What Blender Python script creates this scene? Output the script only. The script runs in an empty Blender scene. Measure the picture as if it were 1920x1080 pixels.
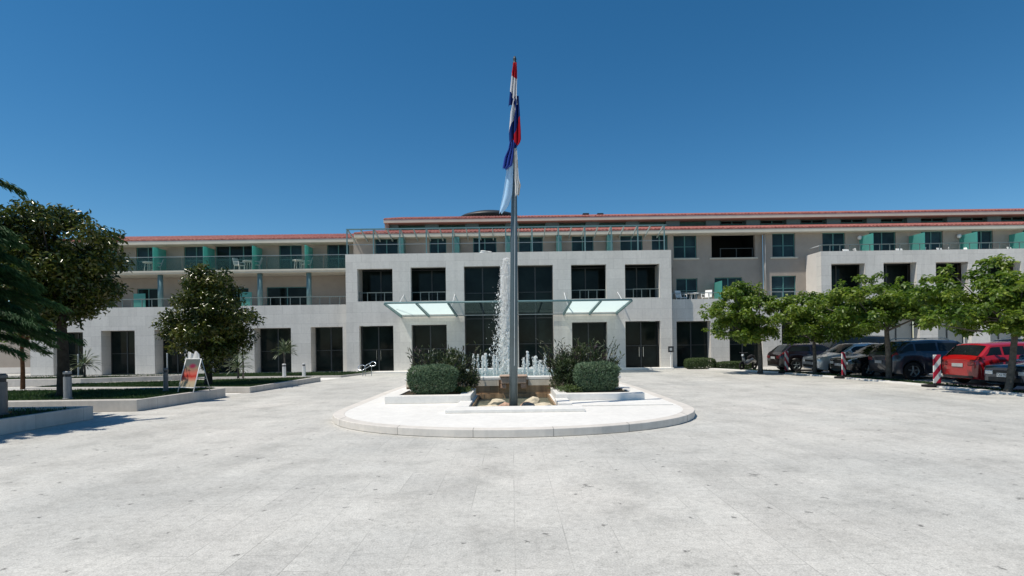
import bpy, bmesh, math, random
import numpy as np
from mathutils import Matrix, Vector
rnd = random.Random(7)
rng = np.random.default_rng(7)
SC = bpy.context.scene
COL = SC.collection
# ------------------------------------------------------------------ camera model (used to survey positions)
F, CH, PX, PY, ROLL = 1050.0, 1.78, 960.0, 641.0, math.radians(0.8)
cr, sr = math.cos(ROLL), math.sin(ROLL)
def at(px, py, Y):
    u, v = px-PX, PY-py
    return ((u*cr+v*sr)*Y/F, CH+(-u*sr+v*cr)*Y/F)
def gnd(px, py, z=0.0):
    u, v = px-PX, PY-py
    vv = -u*sr+v*cr
    Y = (z-CH)*F/vv
    return ((u*cr+v*sr)*Y/F, Y)
def rect(x0, y0, x1, y1, Y):
    xm, ym = (x0+x1)/2, (y0+y1)/2
    return (at(x0, ym, Y)[0], at(x1, ym, Y)[0], at(xm, y1, Y)[1], at(xm, y0, Y)[1])
WL = {}
def tag(o, label=None, cat=None, group=None, kind=None):
    if label: o['label'] = label
    if cat: o['category'] = cat
    if group: o['group'] = group
    if kind: o['kind'] = kind
    return o
def empty(name, loc=(0,0,0), label=None, cat=None, group=None):
    o = bpy.data.objects.new(name, None); COL.objects.link(o)
    o.location = loc; o.empty_display_size = .2
    WL[o.name] = Vector(loc)
    return tag(o, label, cat, group)
def link_mesh(name, me, mat, parent=None, origin=(0,0,0), bevel=0, smooth=False):
    o = bpy.data.objects.new(name, me); COL.objects.link(o)
    if mat is not None:
        for m in (mat if isinstance(mat, (list, tuple)) else [mat]): me.materials.append(m)
    if parent is not None:
        o.parent = parent; WL[o.name] = WL[parent.name]
    else:
        o.location = origin; WL[o.name] = Vector(origin)
    if smooth:
        me.polygons.foreach_set('use_smooth', [True]*len(me.polygons))
    if bevel:
        b = o.modifiers.new('bevel', 'BEVEL'); b.width = bevel; b.segments = 2; b.limit_method = 'ANGLE'; b.angle_limit = math.radians(40)
    return o
class MB:
    def __init__(s): s.v = []; s.f = []; s.m = []
    def add(s, vs, fs, m=0):
        b = len(s.v); s.v += [tuple(p) for p in vs]
        s.f += [tuple(i+b for i in f) for f in fs]; s.m += [m]*len(fs); return s
    def box(s, x0, x1, y0, y1, z0, z1, m=0):
        vs = [(x0,y0,z0),(x1,y0,z0),(x1,y1,z0),(x0,y1,z0),(x0,y0,z1),(x1,y0,z1),(x1,y1,z1),(x0,y1,z1)]
        return s.add(vs, [(0,3,2,1),(4,5,6,7),(0,1,5,4),(1,2,6,5),(2,3,7,6),(3,0,4,7)], m)
    def quad(s, a, b, c, d, m=0): return s.add([a,b,c,d], [(0,1,2,3)], m)
    def tube(s, pts, rad, n=8, caps=True, m=0):
        pts = [Vector(p) for p in pts]
        if not isinstance(rad, (list, tuple)): rad = [rad]*len(pts)
        vs = []; fs = []
        ref = None
        for i, p in enumerate(pts):
            t = (pts[min(i+1,len(pts)-1)]-pts[max(i-1,0)]).normalized()
            if ref is None: ref = Vector((0,1,0)) if abs(t.y) < .9 else Vector((1,0,0))
            a = t.cross(ref).normalized(); b = a.cross(t).normalized()
            ref = b if abs(t.dot(b)) < .9 else ref
            for k in range(n):
                th = 2*math.pi*k/n
                vs.append(p+(a*math.cos(th)+b*math.sin(th))*rad[i])
        for i in range(len(pts)-1):
            for k in range(n):
                k2 = (k+1) % n
                fs.append((i*n+k, i*n+k2, (i+1)*n+k2, (i+1)*n+k))
        if caps:
            fs.append(tuple(range(n-1,-1,-1))); fs.append(tuple(range((len(pts)-1)*n, len(pts)*n)))
        return s.add(vs, fs, m)
    def lathe(s, prof, c=(0,0,0), n=20, m=0):
        vs = []; fs = []
        for (r, z) in prof:
            for k in range(n):
                th = 2*math.pi*k/n
                vs.append((c[0]+r*math.cos(th), c[1]+r*math.sin(th), c[2]+z))
        for i in range(len(prof)-1):
            for k in range(n):
                k2 = (k+1) % n
                fs.append((i*n+k, i*n+k2, (i+1)*n+k2, (i+1)*n+k))
        fs.append(tuple(range(n-1,-1,-1))); fs.append(tuple(range((len(prof)-1)*n, len(prof)*n)))
        return s.add(vs, fs, m)
    def prism(s, poly, z0, z1, m=0):
        n = len(poly)
        vs = [(x,y,z0) for x,y in poly]+[(x,y,z1) for x,y in poly]
        fs = [tuple(range(n-1,-1,-1)), tuple(range(n,2*n))]+[(i,(i+1)%n,n+(i+1)%n,n+i) for i in range(n)]
        return s.add(vs, fs, m)
    def ring(s, outer, inner, z0, z1, m=0):
        n = len(outer)
        vs = [(x,y,z0) for x,y in outer]+[(x,y,z1) for x,y in outer]+[(x,y,z0) for x,y in inner]+[(x,y,z1) for x,y in inner]
        fs = []
        for i in range(n):
            j = (i+1) % n
            fs += [(i,j,n+j,n+i),(n+i,n+j,3*n+j,3*n+i),(3*n+i,3*n+j,2*n+j,2*n+i),(i,2*n+i,2*n+j,j)]
        return s.add(vs, fs, m)
    def holes_wall(s, x0, x1, z0, z1, yf, yb, holes, m=0):
        xs = sorted({x0,x1}|{max(x0,min(x1,h[i])) for h in holes for i in (0,1)})
        zs = sorted({z0,z1}|{max(z0,min(z1,h[i])) for h in holes for i in (2,3)})
        inside = lambda x,z: any(h[0]<x<h[1] and h[2]<z<h[3] for h in holes)
        for i in range(len(xs)-1):
            for j in range(len(zs)-1):
                a,b,c,d = xs[i],xs[i+1],zs[j],zs[j+1]
                if b-a < 1e-5 or d-c < 1e-5 or inside((a+b)/2,(c+d)/2): continue
                s.quad((a,yf,c),(b,yf,c),(b,yf,d),(a,yf,d),m)
                s.quad((b,yb,c),(a,yb,c),(a,yb,d),(b,yb,d),m)
        for h in holes:
            a,b,c,d = max(x0,h[0]),min(x1,h[1]),max(z0,h[2]),min(z1,h[3])
            s.quad((a,yf,c),(a,yf,d),(a,yb,d),(a,yb,c),m); s.quad((b,yf,d),(b,yf,c),(b,yb,c),(b,yb,d),m)
            if d < z1-1e-4: s.quad((a,yf,d),(b,yf,d),(b,yb,d),(a,yb,d),m)
            if c > z0+1e-4: s.quad((b,yf,c),(a,yf,c),(a,yb,c),(b,yb,c),m)
        s.quad((x0,yf,z1),(x1,yf,z1),(x1,yb,z1),(x0,yb,z1),m)
        s.quad((x0,yb,z0),(x0,yf,z0),(x0,yf,z1),(x0,yb,z1),m); s.quad((x1,yf,z0),(x1,yb,z0),(x1,yb,z1),(x1,yf,z1),m)
        return s
    def build(s, name, mat, parent=None, origin=(0,0,0), bevel=0, smooth=False):
        off = WL[parent.name] if parent is not None else Vector(origin)
        me = bpy.data.meshes.new(name)
        me.from_pydata([(x-off.x, y-off.y, z-off.z) for x,y,z in s.v], [], s.f)
        if any(s.m): me.polygons.foreach_set('material_index', s.m)
        me.validate(); me.update()
        return link_mesh(name, me, mat, parent, origin, bevel, smooth)
def children(o): return [c for c in bpy.data.objects if c.parent == o]
def copy_tree(o, parent=None):
    kids = children(o)
    c = o.copy(); COL.objects.link(c)
    c.parent = parent
    for k in kids: copy_tree(k, c)
    return c
# ------------------------------------------------------------------ materials
MATS = {}
def nodes(name):
    m = bpy.data.materials.new(name); m.use_nodes = True
    MATS[name] = m
    nt = m.node_tree
    return m, nt, nt.nodes['Principled BSDF']
def N(nt, typ, **kw):
    n = nt.nodes.new(typ)
    for k, v in kw.items(): setattr(n, k, v)
    return n
def setin(n, **kw):
    for k, v in kw.items(): n.inputs[k.replace('_', ' ')].default_value = v
def c4(c): return (c[0], c[1], c[2], 1)
def pos_vec(nt, scale=(1,1,1), order='xyz'):
    g = N(nt, 'ShaderNodeNewGeometry')
    sp = N(nt, 'ShaderNodeSeparateXYZ'); nt.links.new(g.outputs['Position'], sp.inputs[0])
    cb = N(nt, 'ShaderNodeCombineXYZ')
    for i, ch in enumerate(order):
        if ch in 'xyz':
            mt = N(nt, 'ShaderNodeMath', operation='MULTIPLY'); mt.inputs[1].default_value = scale[i]
            nt.links.new(sp.outputs['xyz'.index(ch)], mt.inputs[0]); nt.links.new(mt.outputs[0], cb.inputs[i])
    return cb.outputs[0]
def noise(nt, vec, scale, detail=4, rough=.6, w=None):
    n = N(nt, 'ShaderNodeTexNoise'); setin(n, Scale=scale, Detail=detail, Roughness=rough)
    nt.links.new(vec, n.inputs['Vector']); return n.outputs['Fac']
def ramp(nt, fac, stops):
    r = N(nt, 'ShaderNodeValToRGB')
    e = r.color_ramp.elements
    while len(e) < len(stops): e.new(0.5)
    for el, (p, c) in zip(e, stops): el.position = p; el.color = c4(c if isinstance(c, tuple) else (c,c,c))
    nt.links.new(fac, r.inputs[0]); return r.outputs[0]
def mix(nt, a, b, fac, mode='MIX'):
    m = N(nt, 'ShaderNodeMix', data_type='RGBA', blend_type=mode)
    for s_, val in ((m.inputs[6], a), (m.inputs[7], b), (m.inputs[0], fac)):
        if hasattr(val, 'links') or hasattr(val, 'is_linked'): nt.links.new(val, s_)
        elif isinstance(val, tuple): s_.default_value = c4(val)
        else: s_.default_value = val
    return m.outputs[2]
def bump(nt, h, strength, dist, bsdf):
    b = N(nt, 'ShaderNodeBump'); setin(b, Strength=strength, Distance=dist)
    nt.links.new(h, b.inputs['Height']); nt.links.new(b.outputs[0], bsdf.inputs['Normal'])
def simple(name, col, rough=.5, metal=0, var=.12, scale=3, spec=.5, coat=0, bumpd=0):
    m, nt, b = nodes(name)
    v = pos_vec(nt)
    f = noise(nt, v, scale)
    c = ramp(nt, f, [(.3, tuple(x*(1-var) for x in col)), (.7, tuple(min(1,x*(1+var)) for x in col))])
    nt.links.new(c, b.inputs['Base Color'])
    setin(b, Roughness=rough, Metallic=metal); b.inputs['Specular IOR Level'].default_value = spec
    b.inputs['Coat Weight'].default_value = coat
    if coat: b.inputs['Coat Roughness'].default_value = .04
    if bumpd: bump(nt, noise(nt, v, scale*12, 3), .4, bumpd, b)
    return m
def stone_panels(name, col, bw, bh, order='xz', var=.05, joint=.68, rough=.65, stain=.07, mort=.006):
    m, nt, b = nodes(name)
    v = pos_vec(nt, (1,1,1), order)
    br = N(nt, 'ShaderNodeTexBrick'); nt.links.new(v, br.inputs['Vector'])
    setin(br, Scale=1.0, Mortar_Size=mort, Mortar_Smooth=.3, Bias=0.0, Brick_Width=bw, Row_Height=bh)
    br.inputs['Color1'].default_value = c4(tuple(x*(1-var) for x in col)); br.inputs['Color2'].default_value = c4(tuple(min(.9,x*(1+var)) for x in col))
    br.inputs['Mortar'].default_value = c4(tuple(x*joint for x in col))
    p = pos_vec(nt)
    f1 = noise(nt, p, .6, 5); f2 = noise(nt, p, 9, 4)
    pv = pos_vec(nt, (2.2, 2.2, .15))
    f3 = noise(nt, pv, 1.4, 4)
    c = mix(nt, br.outputs['Color'], ramp(nt, f1, [(.3, 1-stain), (.7, 1.0)]), 1.0, 'MULTIPLY')
    c = mix(nt, c, ramp(nt, f2, [(.3, .9), (.7, 1.0)]), 1.0, 'MULTIPLY')
    c = mix(nt, c, ramp(nt, f3, [(.35, 1-stain), (.6, 1.0)]), 1.0, 'MULTIPLY')
    nt.links.new(c, b.inputs['Base Color']); setin(b, Roughness=rough); b.inputs['Specular IOR Level'].default_value = .3
    bump(nt, br.outputs['Fac'], -.35, .004, b)
    return m
stone = stone_panels('stone', (.72,.69,.635), 1.15, .62)
kerbst = stone_panels('kerb_stone', (.72,.69,.65), 1.4, 3.0, 'xz', .03, .6, .6, .10)
kerbst_y = stone_panels('kerb_stone_y', (.60,.56,.51), 1.3, 3.0, 'yz', .04, .55, .6, .14)
island_st = stone_panels('island_stone', (.86,.835,.78), 1.2, .9, 'xy', .012, .93, .55, .05, .003)
wetstone = stone_panels('wet_stone', (.68,.45,.26), .7, .25, 'xz', .12, .6, .3, .5)
plaster = simple('plaster', (.355,.31,.265), .85, 0, .07, 1.5, .2, bumpd=.004)
plaster_w = simple('white_plaster', (.66,.62,.57), .8, 0, .05, 1.5, .2)
cream = simple('cream_fascia', (.60,.555,.46), .7, 0, .05, 2, .3)
teal = simple('teal_metal', (.07,.20,.19), .35, 0, .1, 5)
tealgrey = simple('grey_teal_metal', (.12,.22,.23), .5, .0, .1, 5)
whitemetal = simple('white_metal', (.72,.74,.74), .35, .2, .04, 5)
steel = simple('steel', (.30,.34,.35), .35, .8, .1, 6)
polemat = simple('pole_metal', (.085,.115,.125), .35, .25, .08, 4)
chrome = simple('chrome', (.75,.77,.78), .15, 1, .05, 6)
white_pl = simple('white_plastic', (.80,.80,.78), .4, 0, .03, 6)
darkpl = simple('dark_plastic', (.02,.022,.024), .5, 0, .2, 8)
rubber = simple('rubber', (.016,.016,.017), .8, 0, .2, 12, .2)
soil = simple('soil', (.055,.045,.03), .95, 0, .4, 6, .1, bumpd=.02)
bollard_m = simple('bollard_paint', (.12,.125,.13), .45, .2, .1, 8)
bollard_w = simple('pale_bollard', (.55,.56,.55), .45, .2, .06, 8)
curtain_m = simple('curtain', (.34,.35,.33), .9, 0, .08, 3, .1)
doorframe = simple('door_frame', (.05,.055,.055), .45, .2, .1, 5)
interior = simple('interior', (.012,.014,.013), .9, 0, .3, .6, .1)  # near-black colour stands in for the shade inside deep loggias and rooms
rockm = simple('rock', (.62,.53,.38), .8, 0, .3, 7, .2, bumpd=.02)
rockr = simple('reddish_rock', (.52,.33,.23), .8, 0, .3, 7, .2, bumpd=.02)
bark_d = simple('dark_bark', (.05,.042,.032), .9, 0, .35, 9, .1, bumpd=.01)
bark_g = simple('grey_bark', (.105,.095,.08), .9, 0, .35, 9, .1, bumpd=.01)
bark_b = simple('brown_bark', (.10,.05,.025), .9, 0, .3, 9, .1)
def glassy(name, col, rough=.06, sp=.13):
    m, nt, b = nodes(name)
    f = noise(nt, pos_vec(nt), .7, 3)
    nt.links.new(ramp(nt, f, [(.35, tuple(x*.6 for x in col)), (.65, tuple(x*1.4 for x in col))]), b.inputs['Base Color'])
    setin(b, Roughness=rough, IOR=1.5); b.inputs['Specular IOR Level'].default_value = sp
    bump(nt, noise(nt, pos_vec(nt), .9, 2), .05, .02, b)
    return m
darkglass = glassy('dark_glass', (.010,.016,.015))
blueglass = glassy('blue_glass', (.02,.042,.05), .12)
carglass = glassy('car_glass', (.010,.014,.016), .04, .3)
def translucent(name, col, t=.5, clear=0.0, rough=.3, mod=0):
    m, nt, b = nodes(name)
    out = nt.nodes['Material Output']
    setin(b, Roughness=rough, Base_Color=c4(col))
    tr = N(nt, 'ShaderNodeBsdfTranslucent'); tr.inputs[0].default_value = c4(col)
    ms = N(nt, 'ShaderNodeMixShader'); ms.inputs[0].default_value = t
    nt.links.new(b.outputs[0], ms.inputs[1]); nt.links.new(tr.outputs[0], ms.inputs[2])
    last = ms
    if clear:
        tp = N(nt, 'ShaderNodeBsdfTransparent'); tp.inputs[0].default_value = c4(tuple(min(1, .75+.25*x) for x in col))
        m2 = N(nt, 'ShaderNodeMixShader'); m2.inputs[0].default_value = clear
        nt.links.new(ms.outputs[0], m2.inputs[1]); nt.links.new(tp.outputs[0], m2.inputs[2]); last = m2
    nt.links.new(last.outputs[0], out.inputs['Surface'])
    return m
frosted = translucent('frosted_glass', (.72,.86,.83), .8, .12, .2)
clearglass = translucent('clear_glass', (.16,.25,.24), .2, .72, .05)
balglass = translucent('balustrade_glass', (.12,.26,.24), .3, .86, .06)
panel_m = translucent('partition_glass', (.19,.56,.50), .6, 0, .25)
attic_scr = translucent('attic_screen', (.10,.27,.22), .3, .4, .2)
def roof_mat():
    m, nt, b = nodes('roof_tile')
    v = pos_vec(nt); f = noise(nt, v, 5, 4); f2 = noise(nt, v, .5, 3)
    c = ramp(nt, f, [(.3, (.20,.05,.04)), (.5, (.32,.095,.07)), (.72, (.46,.21,.16))])
    c = mix(nt, c, ramp(nt, f2, [(.3, .8), (.7, 1.0)]), 1.0, 'MULTIPLY')
    nt.links.new(c, b.inputs['Base Color']); setin(b, Roughness=.7); return m
roofm = roof_mat()
def paving_mat():
    m, nt, b = nodes('paving')
    v = pos_vec(nt, (1,1,1), 'yx')
    br = N(nt, 'ShaderNodeTexBrick'); nt.links.new(v, br.inputs['Vector'])
    setin(br, Scale=1.0, Mortar_Size=.006, Mortar_Smooth=.6, Brick_Width=.95, Row_Height=.46)
    br.offset = .37
    br.inputs['Color1'].default_value = c4((.875,.875,.88)); br.inputs['Color2'].default_value = c4((1,1,1)); br.inputs['Mortar'].default_value = c4((.64,.64,.64))
    p = pos_vec(nt)
    big = ramp(nt, noise(nt, p, .22, 5, .6), [(.3, (.485,.48,.447)), (.52, (.555,.54,.495)), (.75, (.63,.60,.545))])
    patch = ramp(nt, noise(nt, p, 1.1, 6, .7), [(.3, .74), (.5, .99), (.72, 1.14)])
    fine = ramp(nt, noise(nt, p, 13, 6, .8), [(.30, .62), (.45, .94), (.60, 1.05), (.75, 1.25)])
    grit = ramp(nt, noise(nt, p, 60, 3, .8), [(.28, .62), (.5, 1.0), (.72, 1.25)])
    vo = N(nt, 'ShaderNodeTexVoronoi'); setin(vo, Scale=3.0); nt.links.new(p, vo.inputs['Vector'])
    pitm = N(nt, 'ShaderNodeMath', operation='MULTIPLY_ADD'); nt.links.new(noise(nt, p, 24, 4), pitm.inputs[0]); pitm.inputs[1].default_value = .5; nt.links.new(vo.outputs['Distance'], pitm.inputs[2])
    pits = ramp(nt, pitm.outputs[0], [(.285, .40), (.36, 1.0)])
    vo2 = N(nt, 'ShaderNodeTexVoronoi'); setin(vo2, Scale=.85); nt.links.new(p, vo2.inputs['Vector'])
    pm2 = N(nt, 'ShaderNodeMath', operation='MULTIPLY_ADD'); nt.links.new(noise(nt, p, 11, 5), pm2.inputs[0]); pm2.inputs[1].default_value = .45; nt.links.new(vo2.outputs['Distance'], pm2.inputs[2])
    pits2 = ramp(nt, pm2.outputs[0], [(.235, .48), (.29, 1.0)])
    wear = ramp(nt, noise(nt, pos_vec(nt, (1.0,.22,1)), .55, 4, .6), [(.38, .93), (.52, 1.0), (.66, 1.05)])
    jm = ramp(nt, noise(nt, p, .55, 3), [(.44, 0.06), (.60, 1.0)])
    joints = mix(nt, (1.0,1.0,1.0), br.outputs['Color'], jm)
    c = big
    for k in (patch, fine, grit, pits, pits2, wear, joints): c = mix(nt, c, k, 1.0, 'MULTIPLY')
    nt.links.new(c, b.inputs['Base Color']); setin(b, Roughness=.72); b.inputs['Specular IOR Level'].default_value = .25
    bump(nt, noise(nt, p, 22, 5, .7), .35, .006, b)
    return m
pavem = paving_mat()
def leaf_mat(name, cols, rough=.45, trans=.25, spec=.5):
    m, nt, b = nodes(name); out = nt.nodes['Material Output']
    a = N(nt, 'ShaderNodeAttribute', attribute_name='tone')
    n_ = len(cols)
    c = ramp(nt, a.outputs['Fac'], [(i/(n_-1) if n_ > 1 else 0, cc) for i, cc in enumerate(cols)])
    nt.links.new(c, b.inputs['Base Color']); setin(b, Roughness=rough); b.inputs['Specular IOR Level'].default_value = spec
    tr = N(nt, 'ShaderNodeBsdfTranslucent')
    g = mix(nt, c, (1.3,1.5,.5), .35, 'MULTIPLY'); nt.links.new(g, tr.inputs[0])
    ms = N(nt, 'ShaderNodeMixShader'); ms.inputs[0].default_value = trans
    nt.links.new(b.outputs[0], ms.inputs[1]); nt.links.new(tr.outputs[0], ms.inputs[2]); nt.links.new(ms.outputs[0], out.inputs['Surface'])
    return m
lf_mag = leaf_mat('magnolia_leaf', [(.012,.026,.007),(.040,.064,.011),(.105,.125,.022),(.17,.145,.045)], .22, .2, .4)
lf_con = leaf_mat('conifer_leaf', [(.010,.032,.011),(.022,.062,.02),(.05,.115,.04)], .6, .2, .2)
lf_mul = leaf_mat('mulberry_leaf', [(.035,.080,.012),(.085,.155,.018),(.175,.245,.032),(.28,.33,.065)], .42, .45)
lf_yuc = leaf_mat('yucca_leaf', [(.05,.085,.05),(.10,.14,.07),(.16,.19,.10)], .4, .15)
lf_clip = leaf_mat('grey_shrub_leaf', [(.058,.105,.058),(.105,.165,.095),(.20,.26,.165)], .6, .2, .2)
lf_fl = leaf_mat('dark_shrub_leaf', [(.018,.035,.014),(.035,.06,.02),(.075,.10,.03),(.09,.05,.07)], .45, .2)
lf_hedge = leaf_mat('hedge_leaf', [(.03,.06,.015),(.06,.10,.025),(.10,.14,.04)], .5, .2)
lf_grass = leaf_mat('grass_blade', [(.022,.055,.016),(.04,.09,.022),(.075,.13,.035)], .6, .3)
def paint(name, col, metal=.3, rough=.3): return simple(name, col, rough, metal, .03, 2, .5, 1.0)
def water_mat(name, a):
    m, nt, b = nodes(name); out = nt.nodes['Material Output']
    setin(b, Base_Color=(.99,.985,.965,1), Roughness=.25)
    tr = N(nt, 'ShaderNodeBsdfTranslucent'); tr.inputs[0].default_value = (.99,.985,.965,1)
    ms = N(nt, 'ShaderNodeMixShader'); ms.inputs[0].default_value = .5
    tp = N(nt, 'ShaderNodeBsdfTransparent')
    m2 = N(nt, 'ShaderNodeMixShader'); m2.inputs[0].default_value = a
    nt.links.new(b.outputs[0], ms.inputs[1]); nt.links.new(tr.outputs[0], ms.inputs[2])
    nt.links.new(ms.outputs[0], m2.inputs[1]); nt.links.new(tp.outputs[0], m2.inputs[2]); nt.links.new(m2.outputs[0], out.inputs['Surface'])
    return m
jetm = water_mat('jet_water', .04)
def pool_mat():
    m, nt, b = nodes('pool_water')
    setin(b, Base_Color=(.25,.38,.38,1), Roughness=.05)
    bump(nt, noise(nt, pos_vec(nt), 6, 3), .5, .05, b); return m
poolm = pool_mat()
# ------------------------------------------------------------------ foliage helpers
def leaf_mesh(name, P, D, Nn, L, Wd, tone, mat, parent=None, origin=(0,0,0), fold=.25):
    """one diamond leaf per point: base P, direction D, normal Nn, length L, width Wd"""
    n = len(P)
    D = D/np.linalg.norm(D, axis=1, keepdims=True)
    S = np.cross(D, Nn); S /= np.linalg.norm(S, axis=1, keepdims=True)+1e-9
    U = np.cross(S, D)
    L = np.broadcast_to(np.asarray(L, float).reshape(-1,1), (n,1)); Wd = np.broadcast_to(np.asarray(Wd, float).reshape(-1,1), (n,1))
    V = np.empty((n,4,3))
    V[:,0] = P; V[:,2] = P+D*L - U*L*.08
    V[:,1] = P+D*L*.5+S*Wd*.5+U*Wd*fold; V[:,3] = P+D*L*.5-S*Wd*.5+U*Wd*fold
    if parent is not None: V -= np.array(WL[parent.name])
    else: V -= np.array(origin)
    idx = np.arange(n)[:,None]*4
    T = np.concatenate([idx+np.array([0,1,2]), idx+np.array([0,2,3])], axis=1).reshape(-1)
    me = bpy.data.meshes.new(name)
    me.vertices.add(n*4); me.vertices.foreach_set('co', V.reshape(-1))
    me.loops.add(n*6); me.loops.foreach_set('vertex_index', T.astype(np.int32))
    me.polygons.add(n*2); me.polygons.foreach_set('loop_start', np.arange(0,n*6,3,dtype=np.int32)); me.polygons.foreach_set('loop_total', np.full(n*2,3,dtype=np.int32))
    at_ = me.attributes.new('tone', 'FLOAT', 'FACE'); at_.data.foreach_set('value', np.repeat(np.clip(tone,0,1),2).astype(np.float32))
    me.update()
    return link_mesh(name, me, mat, parent, origin)
def unit(n):
    v = rng.normal(size=(n,3)); return v/np.linalg.norm(v, axis=1, keepdims=True)
def cluster_leaves(centers, radii, per, size, up=.6, squash=.75, shell=.55, droop=0):
    Ps=[]; Ds=[]; Ns=[]; Ls=[]; Ts=[]
    for c, r in zip(centers, radii):
        k = max(6, int(per*(r**2)))
        d = unit(k); rad = r*(shell+(1-shell)*rng.random((k,1)))*rng.random((k,1))**.25
        P = np.array(c)+d*rad*np.array([1,1,squash])
        nn = d*.7+unit(k)*.7+np.array([0,0,up])
        dd = d*.6+unit(k)*.8+np.array([0,0,-droop])
        dd -= nn*(dd*nn).sum(1,keepdims=True)/(nn*nn).sum(1,keepdims=True)
        Ps.append(P); Ds.append(dd); Ns.append(nn/np.linalg.norm(nn,axis=1,keepdims=True)); Ls.append(size*(.6+.8*rng.random(k)))
        Ts.append(np.clip(rng.random()*.45+rng.random(k)*.6-.05,0,1))
    return np.concatenate(Ps), np.concatenate(Ds), np.concatenate(Ns), np.concatenate(Ls), np.concatenate(Ts)
# ------------------------------------------------------------------ setting
gm = MB(); gm.quad((-250,-60,-.03),(250,-60,-.03),(250,400,-.03),(-250,400,-.03))
tag(gm.build('ground', pavem), 'pale ground beyond the plaza', None, kind='structure')
pv = MB(); pv.quad((-45,-8,0),(45,-8,0),(45,36,0),(-45,36,0))
tag(pv.build('plaza_paving', pavem), 'light grey stone paving of the forecourt', None, kind='structure')
# ------------------------------------------------------------------ hotel
railm = simple('rail_metal',(.13,.17,.17),.5,.3,.05,5)
YP, YW, YS = 34.5, 36.3, 35.2           # portico front, main wall, low ground floor front
H = empty('hotel_building', (0,YP,0), 'long three storey hotel with white stone portico, red tiled roofs and teal windows', 'hotel')
PX0, PX1 = at(648,520,YP)[0], at(1259,520,YP)[0]; PZ = 7.31
Z0 = at(950,640,YP)[1]
up = [(670,504,736,565),(770,501,836,564),(870,499,938,565),(971,497,1037,563),(1071,496,1137,560),(1172,495,1237,558)]
lo = [(674,611,738,698),(772,609,838,696),None,None,(1073,604,1139,692),(1173,602,1239,691)]
holes = []; door_h = []
for i,(a,b) in enumerate(zip(up,lo)):
    r = rect(*a,YP)
    if b is None: holes.append((r[0],r[1],.02,r[3]))
    else:
        q = rect(*b,YP); holes += [r,(q[0],q[1],.02,q[3])]
MB().holes_wall(PX0,PX1,0,PZ,YP,YP+.38,holes).build('stone_portico', stone, H)
MB().box(PX0,PX0+.6,YP+.382,YW,0,PZ).build('portico_side_wall', stone, H); MB().box(PX1-.6,PX1,YP+.382,YW,0,PZ).build('portico_side_wall', stone, H)
MB().box(PX0+.602,PX1-.602,YP+.382,YW+.3,6.53,6.64).build('terrace_floor', stone, H); MB().box(PX0+.603,PX1-.603,YP+.384,YW+.29,6.515,6.528).build('loggia_ceiling', interior, H)  # loggia_ceiling: dark sheet painting the shade of the deep loggias
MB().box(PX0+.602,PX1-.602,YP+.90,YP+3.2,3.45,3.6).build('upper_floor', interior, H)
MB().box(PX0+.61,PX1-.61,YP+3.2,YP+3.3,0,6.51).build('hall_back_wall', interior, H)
def glazing(r, y, nx=2, nz=2, fm=None, pm=None, name='window', bar=.05, dep=.06):
    x0,x1,z0,z1 = r
    f = MB()
    f.box(x0,x0+bar,y,y+dep,z0,z1); f.box(x1-bar,x1,y,y+dep,z0,z1)
    f.box(x0+bar,x1-bar,y,y+dep,z0,z0+bar); f.box(x0+bar,x1-bar,y,y+dep,z1-bar,z1)
    for i in range(1,nx):
        xc = x0+(x1-x0)*i/nx; f.box(xc-bar*.7,xc+bar*.7,y-.004,y+dep,z0+bar,z1-bar)
    for j in range(1,nz):
        zc = z0+(z1-z0)*(.48 if nz == 2 else j/nz)
        for i in range(nx):
            xa = x0+(x1-x0)*i/nx+bar*(1 if i == 0 else .7); xb = x0+(x1-x0)*(i+1)/nx-bar*(1 if i == nx-1 else .7)
            f.box(xa,xb,y+.006,y+dep,zc-bar*.4,zc+bar*.4)
    w = f.build(name, fm or teal, H)
    MB().quad((x0+bar*.5,y+dep*.6,z0+bar*.5),(x1-bar*.5,y+dep*.6,z0+bar*.5),(x1-bar*.5,y+dep*.6,z1-bar*.5),(x0+bar*.5,y+dep*.6,z1-bar*.5)).build('pane', pm or darkglass, w)
    return w
def railing(x0, x1, y, zb, zt, step=.62, mat=None, bars=0):
    f = MB(); f.tube([(x0,y,zt),(x1,y,zt)], .025, 6)
    n = max(1, round((x1-x0)/step))
    for i in range(n+1):
        x = x0+.03+(x1-x0-.06)*i/n; f.box(x-.02,x+.02,y-.02,y+.02,zb,zt)
    for k in range(bars): 
        z = zb+(zt-zb)*(k+1)/(bars+1); f.box(x0,x1,y-.008,y+.008,z-.012,z+.012)
    return f.build('railing', mat or steel, H)
for i,h in enumerate(holes):
    x0,x1,z0,z1 = h
    if z0 > 1:
        glazing((x0-.45,x1+.45,3.62,6.5), YP+1.6, 2, 1, doorframe, darkglass)
        railing(x0,x1,YP+.25,z0,z0+.55,.55,railm,0)
    elif z1 > 4:
        glazing((x0,x1,.03,z1), YP+.55, 2, 4, doorframe, darkglass, 'glass_door')
    else:
        gd = glazing((x0,x1,.03,z1), YP+.6, 2, 2, doorframe, darkglass, 'glass_door')
        for s in (-.13,.13):
            hh_ = MB(); xh = (x0+x1)/2+s; hh_.tube([(xh,YP+.56,.75),(xh,YP+.56,1.35)],.018,6); hh_.build('handle',chrome,gd)
# doorstep in front of the portico
MB().box(PX0+.3,PX1-.2,YP-1.0,YP-.003,0.002,.10).build('doorstep', island_st, H, bevel=.01)
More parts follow.
